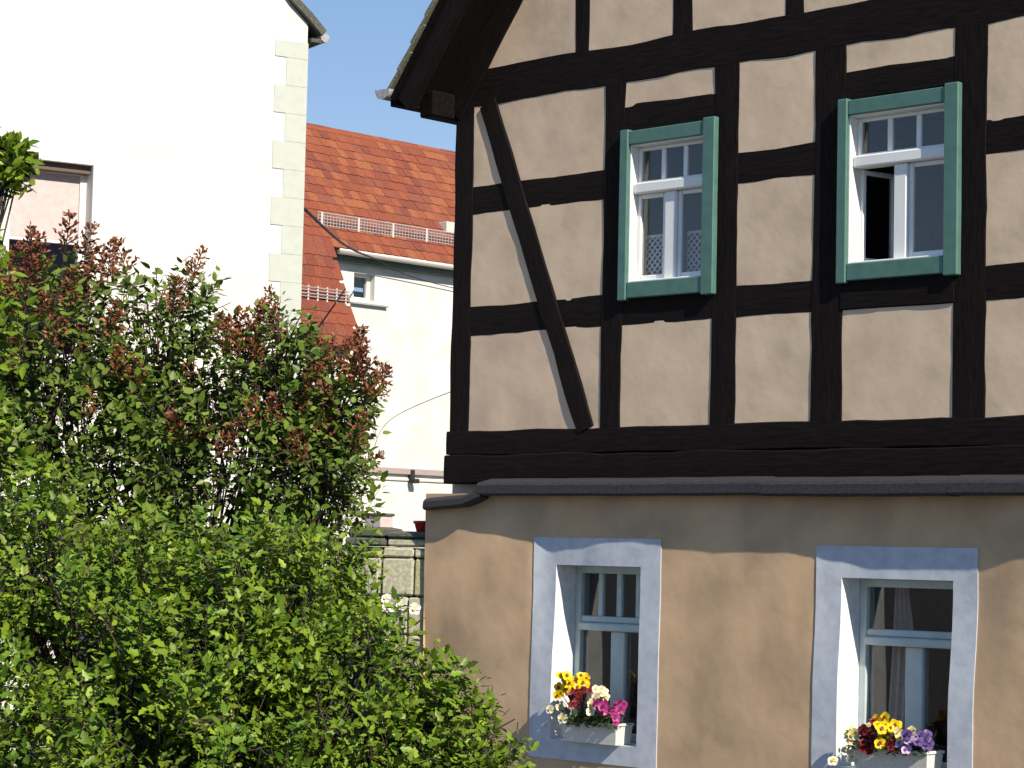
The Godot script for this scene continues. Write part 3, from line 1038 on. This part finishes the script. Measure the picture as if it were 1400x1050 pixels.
func outbuilding():
	var h := node("tiled_outbuilding", self, Vector3(-18.0, 0, -14.83))
	tag(h, "low neighbouring building with steep brown-red tiled roof beside the white house", "building")
	var rise := 1.72
	var run := 0.80
	var top := 7.20
	box("wall", h, M.far_wall, Vector3(-0.5, 0, 0.12), Vector3(run - 0.12, top - rise + 0.02, 5.0), 0.01)
	var rf := node("roof", h)
	var st := begin()
	prism(st, PackedVector2Array([Vector2(-0.7, top - rise), Vector2(run, top - rise), Vector2(0, top), Vector2(-0.2, top)]), 0.04, 5.1)
	commit(st, "roof_deck", M.cap, rf)
	var tm := tile_mesh(0.196, 0.38)
	var d := Vector2(run, -rise).normalized()
	var nv := Vector2(-d.y, d.x)
	var sl := Vector2(run, rise).length()
	var rows := 9
	for k in rows:
		var z := 0.1
		while z < 2.3:
			var s0 := sl / rows * (k + 1) - 0.35
			var q := Vector2(0, top) + d * s0 + nv * 0.03
			meshed(tm, "roof_tile", M.tile_mat[[2, 5, 4, 0][rng.randi() % 4]], rf, Transform3D(Basis(Vector3(0, 0, 1), atan2(d.y, d.x) + 0.055), Vector3(q.x, q.y, z + (0.1 if k % 2 else 0.0))))
			z += 0.2
	var rd := begin(true)
	tube(rd, [Vector3(-0.1, top - 0.01, 0.02), Vector3(-0.1, top - 0.01, 5.1)], [0.13, 0.13], 10)
	commit(rd, "ridge_capping", M.rubber, rf)
	var sg := node("snow_guard", h)
	var b := Vector2(0, top) + d * (sl * 0.55) + nv * 0.05
	for k in 4:
		var rl := begin()
		tube(rl, [Vector3(b.x + 0.05, b.y + 0.05 * k, 0.05), Vector3(b.x + 0.05, b.y + 0.05 * k, 2.4)], [0.011, 0.011], 6)
		commit(rl, "rail", M.pale_metal, sg)
	for k in 10:
		var vb := begin()
		bx(vb, Vector3(b.x + 0.03, b.y - 0.06, 0.1 + k * 0.2), Vector3(b.x + 0.05, b.y + 0.18, 0.13 + k * 0.2))
		commit(vb, "bar", M.gutter_light, sg)

# =====================================================================  garden wall at the corner
func rough_block(parent: Node, a: Vector3, b: Vector3, m: Material, called := "stone"):
	var st := begin()
	var s := b - a
	var rings := []
	var sd := rng.randf() * 50
	for q in [[0.0, 0.012], [0.06, 0.0], [0.5, -0.004], [0.94, 0.0], [1.0, 0.012]]:
		var z: float = a.z + s.z * q[0]
		var i: float = q[1]
		var c := 0.012
		var row := PackedVector3Array()
		for p in [Vector2(a.x + c, a.y + i), Vector2(b.x - c, a.y + i), Vector2(b.x - i, a.y + c), Vector2(b.x - i, b.y - c), Vector2(b.x - c, b.y - i), Vector2(a.x + c, b.y - i), Vector2(a.x + i, b.y - c), Vector2(a.x + i, a.y + c)]:
			row.append(Vector3(p.x + 0.006 * wob.get_noise_2d(p.y * 12, sd + z * 9), p.y + 0.006 * wob.get_noise_2d(p.x * 12, sd + z * 9 + 20), z + 0.006 * wob.get_noise_2d(p.x * 9 + sd, p.y * 9)))
		rings.append(row)
	loft(st, rings)
	commit(st, called, m, parent)

func garden_wall():
	var h := node("stone_garden_wall", self, Vector3(-0.465, 0, 0.10))
	h.rotation.y = deg_to_rad(25)
	tag(h, "mossy stone garden wall and pillar with dark capstones adjoining the house corner", "wall")
	# pillar, x from -0.80 to -0.47 in the world; wall from there to the house
	var y := 0.0
	var k := 0
	while y < 2.28:
		var hh := minf(rng.randf_range(0.2, 0.26), 2.32 - y)
		if k % 2:
			rough_block(h, Vector3(-0.30, y, -0.22), Vector3(-0.152, y + hh - 0.006, 0.12), M.stone[rng.randi() % 4])
			rough_block(h, Vector3(-0.147, y, -0.22), Vector3(0.02, y + hh - 0.006, 0.12), M.stone[rng.randi() % 4])
		else:
			rough_block(h, Vector3(-0.30, y, -0.22), Vector3(-0.20, y + hh - 0.006, 0.12), M.stone[2])
			rough_block(h, Vector3(-0.195, y, -0.22), Vector3(0.02, y + hh - 0.006, 0.12), M.stone[rng.randi() % 4])
		var x := 0.032
		while x < 0.36:
			var wd := minf(rng.randf_range(0.13, 0.22), 0.39 - x)
			rough_block(h, Vector3(x, y, -0.2), Vector3(x + wd - 0.006, y + hh - 0.006, 0.10), M.stone[rng.randi() % 4])
			x += wd
		y += hh
		k += 1
	rough_block(h, Vector3(-0.21, 2.325, -0.26), Vector3(0.055, 2.375, 0.15), M.cap, "capstone")
	rough_block(h, Vector3(-0.195, 2.38, -0.24), Vector3(0.045, 2.44, 0.13), M.cap, "capstone")
	rough_block(h, Vector3(0.06, 2.325, -0.24), Vector3(0.391, 2.375, 0.095), M.stone[3], "capstone")
	rough_block(h, Vector3(0.06, 2.38, -0.24), Vector3(0.391, 2.42, 0.11), M.cap, "capstone")

# =====================================================================  shrubs
class Leaves:
	var v := PackedVector3Array()
	var n := PackedVector3Array()
	var c := PackedColorArray()
	var i := PackedInt32Array()
	func add(p: Vector3, d: Vector3, up: Vector3, l: float, w: float, shape: Array, col: Color, bend: float):
		# a blade with a fold along its midrib; shape holds [along, across] down one side
		var s := d.cross(up).normalized()
		var nn := s.cross(d).normalized()
		var b := v.size()
		var m := shape.size()
		for k in m:
			var t: float = shape[k][0]
			var a: float = shape[k][1]
			var mid := p + d * (l * t) - nn * (bend * l * t * t)
			v.append(mid - nn * (a * w * 0.22))
			n.append(nn)
			c.append(col)
			v.append(mid + s * (a * w))
			n.append((nn - s * 0.3).normalized())
			c.append(col)
			v.append(mid - s * (a * w))
			n.append((nn + s * 0.3).normalized())
			c.append(col * 0.94)
		for k in m - 1:
			var q := b + k * 3
			i.append_array(PackedInt32Array([q, q + 4, q + 1, q, q + 3, q + 4, q, q + 5, q + 3, q, q + 2, q + 5]))
	func mesh(m: Material) -> ArrayMesh:
		var a := []
		a.resize(Mesh.ARRAY_MAX)
		a[Mesh.ARRAY_VERTEX] = v
		a[Mesh.ARRAY_NORMAL] = n
		a[Mesh.ARRAY_COLOR] = c
		a[Mesh.ARRAY_INDEX] = i
		var am := ArrayMesh.new()
		am.add_surface_from_arrays(Mesh.PRIMITIVE_TRIANGLES, a)
		am.surface_set_material(0, m)
		return am

const OVATE := [[0.0, 0.02], [0.14, 0.34], [0.38, 0.5], [0.68, 0.33], [1.0, 0.0]]
const LOBED := [[0.0, 0.03], [0.26, 0.48], [0.42, 0.27], [0.62, 0.38], [1.0, 0.0]]

func rdir(r: RandomNumberGenerator) -> Vector3:
	var z := r.randf_range(-1, 1)
	var a := r.randf() * TAU
	var q := sqrt(1 - z * z)
	return Vector3(q * cos(a), z, q * sin(a))

func shrub(called: String, base: Vector3, lobes: Array, per_m2: float, per_clump: int, leaf_l: float, shape: Array, cols: Array, sd: int, inner: float, thin: float) -> Dictionary:
	var r := RandomNumberGenerator.new()
	r.seed = sd
	var h := node(called, self, base)
	var wood := begin(true)
	var lv := Leaves.new()
	var tips := []
	var gust := FastNoiseLite.new()
	gust.seed = sd
	gust.frequency = 2.2
	for lb in lobes:
		var c: Vector3 = lb[0] - base
		var rad: float = lb[1]
		# a stem from the stool up into this part of the crown
		var foot := Vector3(r.randf_range(-0.16, 0.16), -0.05, r.randf_range(-0.16, 0.16))
		var k1 := foot.lerp(c, 0.35) + Vector3(foot.x - c.x, 0.6, foot.z - c.z) * 0.22
		var pts := []
		var rads := []
		for i in 8:
			var t := i / 7.0
			var p := foot.lerp(k1, t).lerp(k1.lerp(c, t), t)
			pts.append(p + rdir(r) * 0.02)
			rads.append(lerpf(0.034, 0.011, t))
		tube(wood, pts, rads, 6)
		var subs := []
		for i in 26:
			var d := (rdir(r) + Vector3(0, 0.3, 0)).normalized()
			var e := c + d * rad * r.randf_range(0.6, 0.9)
			var m: Vector3 = c.lerp(e, 0.5) + Vector3(0, 0.12 * rad, 0) + rdir(r) * 0.03
			tube(wood, [pts[2 + i % 6].lerp(pts[mini(3 + i % 6, 7)], r.randf()), m, e], [0.006, 0.004, 0.002], 4, false)
			subs.append(m)
			subs.append(e)
		var nc := maxi(110, int(per_m2 * rad * rad))
		for k in nc:
			var d := rdir(r)
			var q := pow(r.randf(), 0.42)
			var p := c + d * rad * lerpf(inner, 1.0, q) * (1.0 + 0.16 * gust.get_noise_3dv(d * 1.2 + c))
			# uneven crown: thin out by noise
			if gust.get_noise_3dv(p * 1.7) < thin - 0.2 * r.randf():
				continue
			var ax := (d * 0.75 + Vector3(0, 0.55, 0) + rdir(r) * 0.6).normalized()
			var tl := r.randf_range(0.10, 0.2)
			var near: Vector3 = subs[0]
			for s in subs:
				if p.distance_squared_to(s) < p.distance_squared_to(near):
					near = s
			var root := p - ax * tl
			near = root.lerp(near, minf(1.0, 0.13 / maxf(root.distance_to(near), 0.01))) + rdir(r) * 0.012
			if r.randf() < 0.8:
				tube(wood, [near, root.lerp(near, 0.45) + rdir(r) * 0.02, root, p], [0.0024, 0.002, 0.0016, 0.001], 3, false)
			tips.append([p, ax, d, lb])
			var base_col: Color = cols[r.randi() % cols.size()]
			var side := ax.cross(rdir(r)).normalized()
			for i in per_clump:
				var t := (i + 0.6) / per_clump
				var a := i * 2.4 + r.randf() * 0.8
				var rd := side.rotated(ax, a)
				var ld := (rd * 0.85 + ax * (0.25 + 0.6 * t) + Vector3(0, -0.12, 0) + rdir(r) * 0.3).normalized()
				var up := (Vector3(0.25, 0.85, 0.2) + ax * 0.35 + rdir(r) * 0.75).normalized()
				if absf(up.dot(ld)) > 0.95:
					up = ax
				var l := leaf_l * r.randf_range(0.45, 1.2)
				var col := base_col.lerp(cols[r.randi() % cols.size()], 0.4) * r.randf_range(0.75, 1.2)
				col.a = 1.0
				lv.add(root.lerp(p, t) + ld * r.randf_range(0.005, 0.03), ld, up, l, l * r.randf_range(0.55, 0.75), shape, col, r.randf_range(0.0, 0.35))
	commit(wood, "trunk", M.bark, h)
	var o := meshed(lv.mesh(M.leaf), "crown", null, h)
	o.set_meta("kind", "stuff")
	return {"node": h, "tips": tips, "base": base}

func panicle_mesh(sd: int) -> ArrayMesh:
	# an upright spent flower head: a branched spike set with small dry capsules
	var r := RandomNumberGenerator.new()
	r.seed = sd
	var lv := Leaves.new()
	var hgt := r.randf_range(0.13, 0.19)
	for b in 13:
		var t := 0.12 + 0.88 * b / 12.0
		var rt := Vector3(0, hgt * t, 0)
		var len_ := 0.055 * (1.0 - t) + 0.012
		var a := b * 2.4
		var d := Vector3(cos(a), 0.75, sin(a)).normalized()
		lv.add(rt, d, Vector3(-d.z, 0.2, d.x), len_, 0.006, [[0.0, 0.5], [1.0, 0.5]], Color(0.06, 0.03, 0.016), 0.0)
		for k in 7:
			var p := rt + d * len_ * (0.3 + 0.7 * k / 6.0) + rdir(r) * 0.008
			var c := Color(0.18, 0.062, 0.03) * r.randf_range(0.5, 1.6)
			c.a = 1.0
			lv.add(p, (d + rdir(r) * 0.8).normalized(), rdir(r), r.randf_range(0.016, 0.026), r.randf_range(0.008, 0.013), [[0.0, 0.1], [0.45, 0.5], [1.0, 0.0]], c, 0.0)
	lv.add(Vector3.ZERO, Vector3.UP, Vector3(0.3, 0, 1), hgt, 0.006, [[0.0, 0.5], [1.0, 0.3]], Color(0.06, 0.035, 0.02), 0.0)
	return lv.mesh(M.dry)

func shrubs():
	var dark := [Color(0.09, 0.16, 0.02), Color(0.115, 0.185, 0.026), Color(0.065, 0.12, 0.018), Color(0.15, 0.205, 0.042), Color(0.10, 0.135, 0.03)]
	var bright := [Color(0.14, 0.225, 0.016), Color(0.095, 0.175, 0.015), Color(0.21, 0.29, 0.026), Color(0.06, 0.125, 0.013), Color(0.13, 0.195, 0.018)]
	var lilac := shrub("lilac_shrub", Vector3(2.55, 0, 4.05), [[Vector3(2.154, 3.101, 4.535), 0.455], [Vector3(2.366, 3.145, 4.056), 0.43], [Vector3(2.881, 3.014, 3.823), 0.36], [Vector3(3.137, 2.874, 3.7), 0.215], [Vector3(2.677, 2.635, 3.982), 0.57], [Vector3(2.165, 2.562, 4.331), 0.6], [Vector3(3.118, 2.575, 3.828), 0.31], [Vector3(2.5, 1.9, 4.1), 0.7]], 2000.0, 10, 0.047, OVATE, dark, 101, 0.3, 0.0)
	tag(lilac.node, "tall sparse lilac shrub topped with brown spent flower heads", "shrub")
	var pm := []
	for k in 5:
		pm.append(panicle_mesh(300 + k))
	var r := RandomNumberGenerator.new()
	r.seed = 9
	var made := 0
	for t in lilac.tips:
		var d: Vector3 = t[2]
		var w: Vector3 = t[0] + lilac.base
		if w.y < 2.62 or d.y < -0.25 or made >= 290:
			continue
		# spent heads sit at the outside and the top of the bush, thickest at its two flanks
		var lat := 0.719 * w.x - 0.695 * w.z
		var flank := smoothstep(-0.8, -0.45, lat) + smoothstep(-1.3, -1.55, lat) * smoothstep(2.75, 2.95, w.y)
		if r.randf() > (0.10 if w.y > 2.95 else 0.03) + 0.27 * flank * (0.5 + 0.5 * maxf(d.y, 0.2)):
			continue
		var ax: Vector3 = (t[1] + Vector3(0, 0.7, 0)).normalized()
		var s := ax.cross(Vector3(1, 0, 0.3)).normalized()
		meshed(pm[r.randi() % 5], "spent_flower_head", null, lilac.node, Transform3D(Basis(s, ax, s.cross(ax)).scaled_local(Vector3.ONE * r.randf_range(0.8, 1.3)).rotated(ax, r.randf() * TAU), t[0] - ax * 0.03))
		made += 1
	var green := shrub("green_shrub", Vector3(4.7, 0, 5.45), [[Vector3(4.233, 1.93, 5.754), 0.57], [Vector3(4.671, 1.992, 5.476), 0.46], [Vector3(5.011, 1.866, 5.274), 0.31], [Vector3(5.246, 1.775, 5.176), 0.215], [Vector3(4.683, 1.61, 5.705), 0.64], [Vector3(5.132, 1.541, 5.403), 0.48], [Vector3(5.411, 1.661, 5.144), 0.2], [Vector3(3.92, 2.231, 5.808), 0.35], [Vector3(4.601, 2.155, 5.141), 0.29], [Vector3(4.7, 1.0, 5.5), 0.7]], 3800.0, 14, 0.039, LOBED, bright, 202, 0.35, 0.10)
	tag(green.node, "dense bright green leafy shrub growing in front of the lilac", "shrub")
	var side := shrub("leafy_tree", Vector3(2.6, 0, 5.7), [[Vector3(2.80, 3.773, 5.36), 0.15], [Vector3(2.92, 3.77, 5.26), 0.085], [Vector3(3.107, 3.344, 5.591), 0.22], [Vector3(3.242, 3.069, 5.573), 0.2], [Vector3(3.19, 2.671, 5.583), 0.27], [Vector3(2.711, 3.17, 5.679), 0.5], [Vector3(2.5, 2.4, 5.8), 0.6]], 1300.0, 10, 0.052, OVATE, bright, 303, 0.3, -0.1)
	tag(side.node, "green leafy tree with one branch reaching towards the white house window", "tree")

# =====================================================================  flower boxes
func pansy_mesh(sd: int, col: Color, heart: Color) -> ArrayMesh:
	var r := RandomNumberGenerator.new()
	r.seed = sd
	var lv := Leaves.new()
	var rd := [[0.0, 0.12], [0.3, 0.36], [0.6, 0.5], [0.85, 0.42], [1.0, 0.12]]
	for k in 5:
		var a := PI / 2 + TAU * k / 5.0 + r.randf_range(-0.1, 0.1)
		var d := Vector3(cos(a), sin(a), 0.25).normalized()
		var c := col * r.randf_range(0.85, 1.12)
		c.a = 1.0
		lv.add(d * 0.002 + Vector3(0, 0, 0.002 * k), d, Vector3(0, 0, 1), r.randf_range(0.023, 0.029), 0.029, rd, c, 0.25)
	for k in 5:
		var a := PI / 2 + TAU * k / 5.0
		lv.add(Vector3(0, 0, 0.012), Vector3(cos(a), sin(a), 0.1), Vector3(0, 0, 1), 0.010, 0.012, [[0.0, 0.3], [0.6, 0.5], [1.0, 0.1]], heart, 0.0)
	return lv.mesh(M.petal)

func flower_box(at: Vector3, len_: float, plants: Array, label: String, sd: int):
	var r := RandomNumberGenerator.new()
	r.seed = sd
	var h := node("flower_box", self, at)
	tag(h, label, "flower box", "flower boxes on the ground-floor sills")
	var hl := len_ / 2
	var dp := 0.15
	var ht := 0.125
	var tk := 0.008
	var st := begin()
	# trough: four flared walls and a bottom
	var bot := 0.012
	var f := [Vector3(-hl + bot, 0, -dp + bot), Vector3(hl - bot, 0, -dp + bot), Vector3(hl - bot, 0, -bot), Vector3(-hl + bot, 0, -bot)]
	var u := [Vector3(-hl, ht, -dp), Vector3(hl, ht, -dp), Vector3(hl, ht, 0), Vector3(-hl, ht, 0)]
	for k in 4:
		var k1 := (k + 1) % 4
		quad(st, f[k1], f[k], u[k], u[k1])
		var cc := Vector3(0, ht, -dp / 2)
		var iu0: Vector3 = u[k].lerp(cc, 0.06)
		var iu1: Vector3 = u[k1].lerp(cc, 0.06)
		quad(st, u[k], iu0, iu1, u[k1])
		quad(st, iu0, f[k].lerp(cc, 0.06), f[k1].lerp(cc, 0.06), iu1)
	quad(st, f[0], f[1], f[2], f[3])
	commit(st, "trough", M.box, h)
	st = begin()
	bx(st, Vector3(-hl - 0.006, ht - 0.016, -dp - 0.006), Vector3(hl + 0.006, ht - 0.001, -dp + 0.004))
	bx(st, Vector3(-hl - 0.006, ht - 0.016, -0.004), Vector3(hl + 0.006, ht - 0.001, 0.006))
	bx(st, Vector3(-hl - 0.006, ht - 0.016, -dp + 0.004), Vector3(-hl + 0.004, ht - 0.001, -0.004))
	bx(st, Vector3(hl - 0.004, ht - 0.016, -dp + 0.004), Vector3(hl + 0.006, ht - 0.001, -0.004))
	commit(st, "rim", M.box, h)
	box("soil", h, M.soil, Vector3(-hl + 0.012, ht - 0.05, -dp + 0.012), Vector3(hl - 0.012, ht - 0.02, -0.012), 0.005)
	# foliage
	var lv := Leaves.new()
	var stems := begin(true)
	var cols := [Color(0.04, 0.085, 0.018), Color(0.06, 0.11, 0.02), Color(0.03, 0.06, 0.016)]
	for k in 620:
		var p := Vector3(r.randf_range(-hl + 0.01, hl - 0.01), ht - 0.02 + r.randf() * r.randf() * 0.13, r.randf_range(-dp + 0.01, 0.05))
		var d := (Vector3(r.randf_range(-1, 1), r.randf_range(-0.2, 0.8), r.randf_range(-0.4, 1.0))).normalized()
		var c: Color = cols[r.randi() % 3] * r.randf_range(0.7, 1.3)
		c.a = 1.0
		lv.add(p, d, Vector3(0.1, 1, 0.3), r.randf_range(0.022, 0.042), r.randf_range(0.013, 0.022), OVATE, c, 0.3)
	var kinds := {}
	for q in plants:
		var name_: String = q[2]
		var cl: Array = {"yellow": [Color(0.72, 0.50, 0.012), Color(0.15, 0.05, 0.01)], "red": [Color(0.16, 0.014, 0.018), Color(0.03, 0.005, 0.008)], "white": [Color(0.72, 0.68, 0.52), Color(0.6, 0.42, 0.03)], "magenta": [Color(0.34, 0.035, 0.17), Color(0.07, 0.01, 0.05)], "lilac": [Color(0.52, 0.36, 0.56), Color(0.2, 0.08, 0.3)], "violet": [Color(0.11, 0.07, 0.22), Color(0.03, 0.02, 0.07)], "cream": [Color(0.68, 0.62, 0.34), Color(0.6, 0.4, 0.03)]}[name_]
		if not kinds.has(name_):
			kinds[name_] = [pansy_mesh(sd + kinds.size() * 3, cl[0], cl[1]), pansy_mesh(sd + kinds.size() * 3 + 1, cl[0], cl[1])]
		for k in int(q[3] * 1.6):
			var p := Vector3(q[0] + r.randf_range(-0.034, 0.034), q[1] + r.randf_range(-0.034, 0.03), r.randf_range(-0.09, 0.085))
			var face := (Vector3(0.55, 0.3, 0.75) + rdir(r) * 0.5).normalized()
			var b := Basis.looking_at(-face, Vector3.UP)
			meshed(kinds[name_][r.randi() % 2], "flower", null, h, Transform3D(b.scaled_local(Vector3.ONE * r.randf_range(0.8, 1.1)), p))
			tube(stems, [p, p.lerp(Vector3(q[0], ht, -0.07), 0.5) + Vector3(0, 0.01, 0), Vector3(q[0], ht - 0.03, -0.07)], [0.0018, 0.002, 0.0022], 4, false)
	commit(stems, "stems", M.bark, h).set_meta("kind", "stuff")
	var o := meshed(lv.mesh(M.leaf), "leaves", null, h)
	o.set_meta("kind", "stuff")

func flower_boxes():
	# sill bearers are the sills of the two windows
	flower_box(Vector3(1.335, 1.2065, 0.115), 0.43, [[-0.115, 0.365, "yellow", 5], [-0.075, 0.345, "yellow", 3], [-0.17, 0.29, "yellow", 4], [-0.10, 0.25, "red", 6], [-0.05, 0.285, "red", 5], [0.06, 0.30, "white", 4], [0.055, 0.24, "white", 2], [0.06, 0.20, "white", 1], [0.15, 0.215, "magenta", 6], [0.2, 0.22, "magenta", 5], [0.19, 0.165, "magenta", 3], [-0.12, 0.16, "white", 1], [-0.23, 0.17, "white", 3]], "white sill flower box of yellow, deep red, white and magenta pansies", 500)
	flower_box(Vector3(3.44, 1.2065, 0.115), 0.47, [[-0.03, 0.27, "yellow", 3], [0.02, 0.225, "yellow", 6], [-0.01, 0.165, "yellow", 3], [-0.20, 0.19, "cream", 4], [-0.2, 0.15, "cream", 3], [-0.11, 0.185, "red", 5], [-0.12, 0.145, "red", 4], [-0.06, 0.24, "red", 3], [0.09, 0.20, "cream", 3], [0.12, 0.185, "lilac", 4], [0.15, 0.16, "lilac", 6], [0.19, 0.195, "violet", 6], [0.23, 0.19, "violet", 4], [0.05, 0.15, "red", 3], [-0.26, 0.07, "white", 3]], "white sill flower box of yellow, dark red and pale lilac pansies", 600)

# =====================================================================  small things
func small_things():
	# on the garden wall
	var h := node("red_flower_pot", self, Vector3(-0.215, 2.42, 0.0))
	tag(h, "small bright red flower pot on the mossy garden wall", "flower pot")
	var st := begin(true)
	var prof := [[0.038, 0.0], [0.052, 0.05], [0.054, 0.052], [0.06, 0.053], [0.061, 0.07], [0.052, 0.07], [0.05, 0.06]]
	var rings := []
	for p in prof:
		var row := PackedVector3Array()
		for k in 16:
			var a := -TAU * k / 16
			row.append(Vector3(cos(a) * p[0], p[1], sin(a) * p[0]))
		rings.append(row)
	loft(st, rings)
	commit(st, "pot", M.red, h)
	var so := begin()
	tube(so, [Vector3(0, 0.052, 0), Vector3(0, 0.06, 0)], [0.048, 0.048], 14)
	commit(so, "soil", M.soil, h)
	var p := node("stone_planter", self, Vector3(-0.56, 2.44, 0.085))
	tag(p, "small pale trough with dark rim standing on the capstone of the pillar", "planter")
	box("trough", p, M.blind, Vector3(-0.06, 0, -0.06), Vector3(0.10, 0.075, 0.05), 0.006)
	box("rim", p, M.cap, Vector3(-0.068, 0.0755, -0.068), Vector3(0.108, 0.094, 0.058), 0.004)
	# letter box on a stake beside the pillar
	var m := node("letter_box", self, Vector3(-1.0, 0, 0.3))
	tag(m, "pale blue-grey metal letter box on a stake beside the stone pillar", "letter box")
	box("stake", m, M.bark, Vector3(-0.025, 0, -0.06), Vector3(0.025, 2.08, -0.01), 0.005)
	box("body", m, M.frame_blue, Vector3(-0.11, 2.08, -0.09), Vector3(0.11, 2.25, 0.03), 0.012)
	box("flap", m, M.zinc, Vector3(-0.09, 2.2, 0.031), Vector3(0.09, 2.225, 0.037), 0.003)
	box("slot", m, M.rubber, Vector3(-0.02, 2.12, 0.031), Vector3(0.05, 2.16, 0.035), 0.002)
	# cables
	cable([Vector3(-6.306, 5.52, -4.18), Vector3(-12.8, 6.36, -10.5), Vector3(-19.28, 7.33, -16.95)], 0.016, "dark cable strung from the white house to the gutter of the tiled roof")
	cable([Vector3(-19.3, 7.33, -17.0), Vector3(-19.5, 7.12, -18.2), Vector3(-19.55, 6.95, -20.5)], 0.008, "thin wire running down the white wall from the gutter")
	cable([Vector3(-19.55, 4.0, -17.3), Vector3(-14.0, 4.2, -12.6), Vector3(-6.0, 4.25, -7.0), Vector3(0.0, 4.2, -2.6)], 0.005, "thin wire rising across the white wall to the timbered house")
	# white climbing rose at the foot of the corner
	rose()

func cable(pts: Array, r: float, label: String):
	var st := begin(true)
	var cv := Curve3D.new()
	for i in pts.size():
		var t: Vector3 = (pts[mini(i + 1, pts.size() - 1)] - pts[maxi(i - 1, 0)]) / 6.0
		cv.add_point(pts[i], -t, t)
	var out := []
	var rad := []
	for k in 61:
		out.append(cv.sample_baked(cv.get_baked_length() * k / 60.0))
		rad.append(r)
	tube(st, out, rad, 6)
	tag(commit(st, "overhead_cable", M.rubber, self), label, "cable")

func rose():
	var h := node("climbing_rose", self, Vector3(-0.25, 0, 0.3))
	tag(h, "climbing rose with white blossoms at the foot of the house corner", "plant")
	var r := RandomNumberGenerator.new()
	r.seed = 900
	var st := begin(true)
	var lv := Leaves.new()
	var cols := [Color(0.05, 0.1, 0.02), Color(0.07, 0.13, 0.02), Color(0.04, 0.08, 0.02)]
	var white_rose := pansy_mesh(901, Color(0.74, 0.73, 0.68), Color(0.7, 0.6, 0.3))
	for s in 6:
		st = begin(true)
		var pts := []
		var rad := []
		var x := r.randf_range(-0.22, 0.2)
		for i in 9:
			var t := i / 8.0
			pts.append(Vector3(x * t + 0.03 * sin(t * 7 + s), -0.03 + 2.0 * t * r.randf_range(0.97, 1.0), 0.05 * sin(t * 5 + s * 2)))
			rad.append(lerpf(0.008, 0.002, t))
		tube(st, pts, rad, 5)
		commit(st, "stem", M.bark, h)
		for k in 90:
			var t := r.randf_range(0.3, 1.0)
			var p: Vector3 = pts[int(t * 7.99)].lerp(pts[int(t * 7.99) + 1], fmod(t * 7.99, 1.0))
			var d := (rdir(r) + Vector3(0, 0.2, 0.1)).normalized()
			lv.add(p + d * 0.03, d, Vector3(0.2, 1, 0.2), r.randf_range(0.03, 0.05), r.randf_range(0.02, 0.03), OVATE, cols[r.randi() % 3], 0.2)
		for k in 4:
			var p: Vector3 = pts[8 - (k % 3)] + rdir(r) * 0.06
			meshed(white_rose, "blossom", null, h, Transform3D(Basis.looking_at(-(Vector3(0.6, 0.3, 0.7) + rdir(r) * 0.4).normalized(), Vector3.UP).scaled_local(Vector3.ONE * r.randf_range(1.0, 1.5)), p))
	var o := meshed(lv.mesh(M.leaf), "leaves", null, h)
	o.set_meta("kind", "stuff")
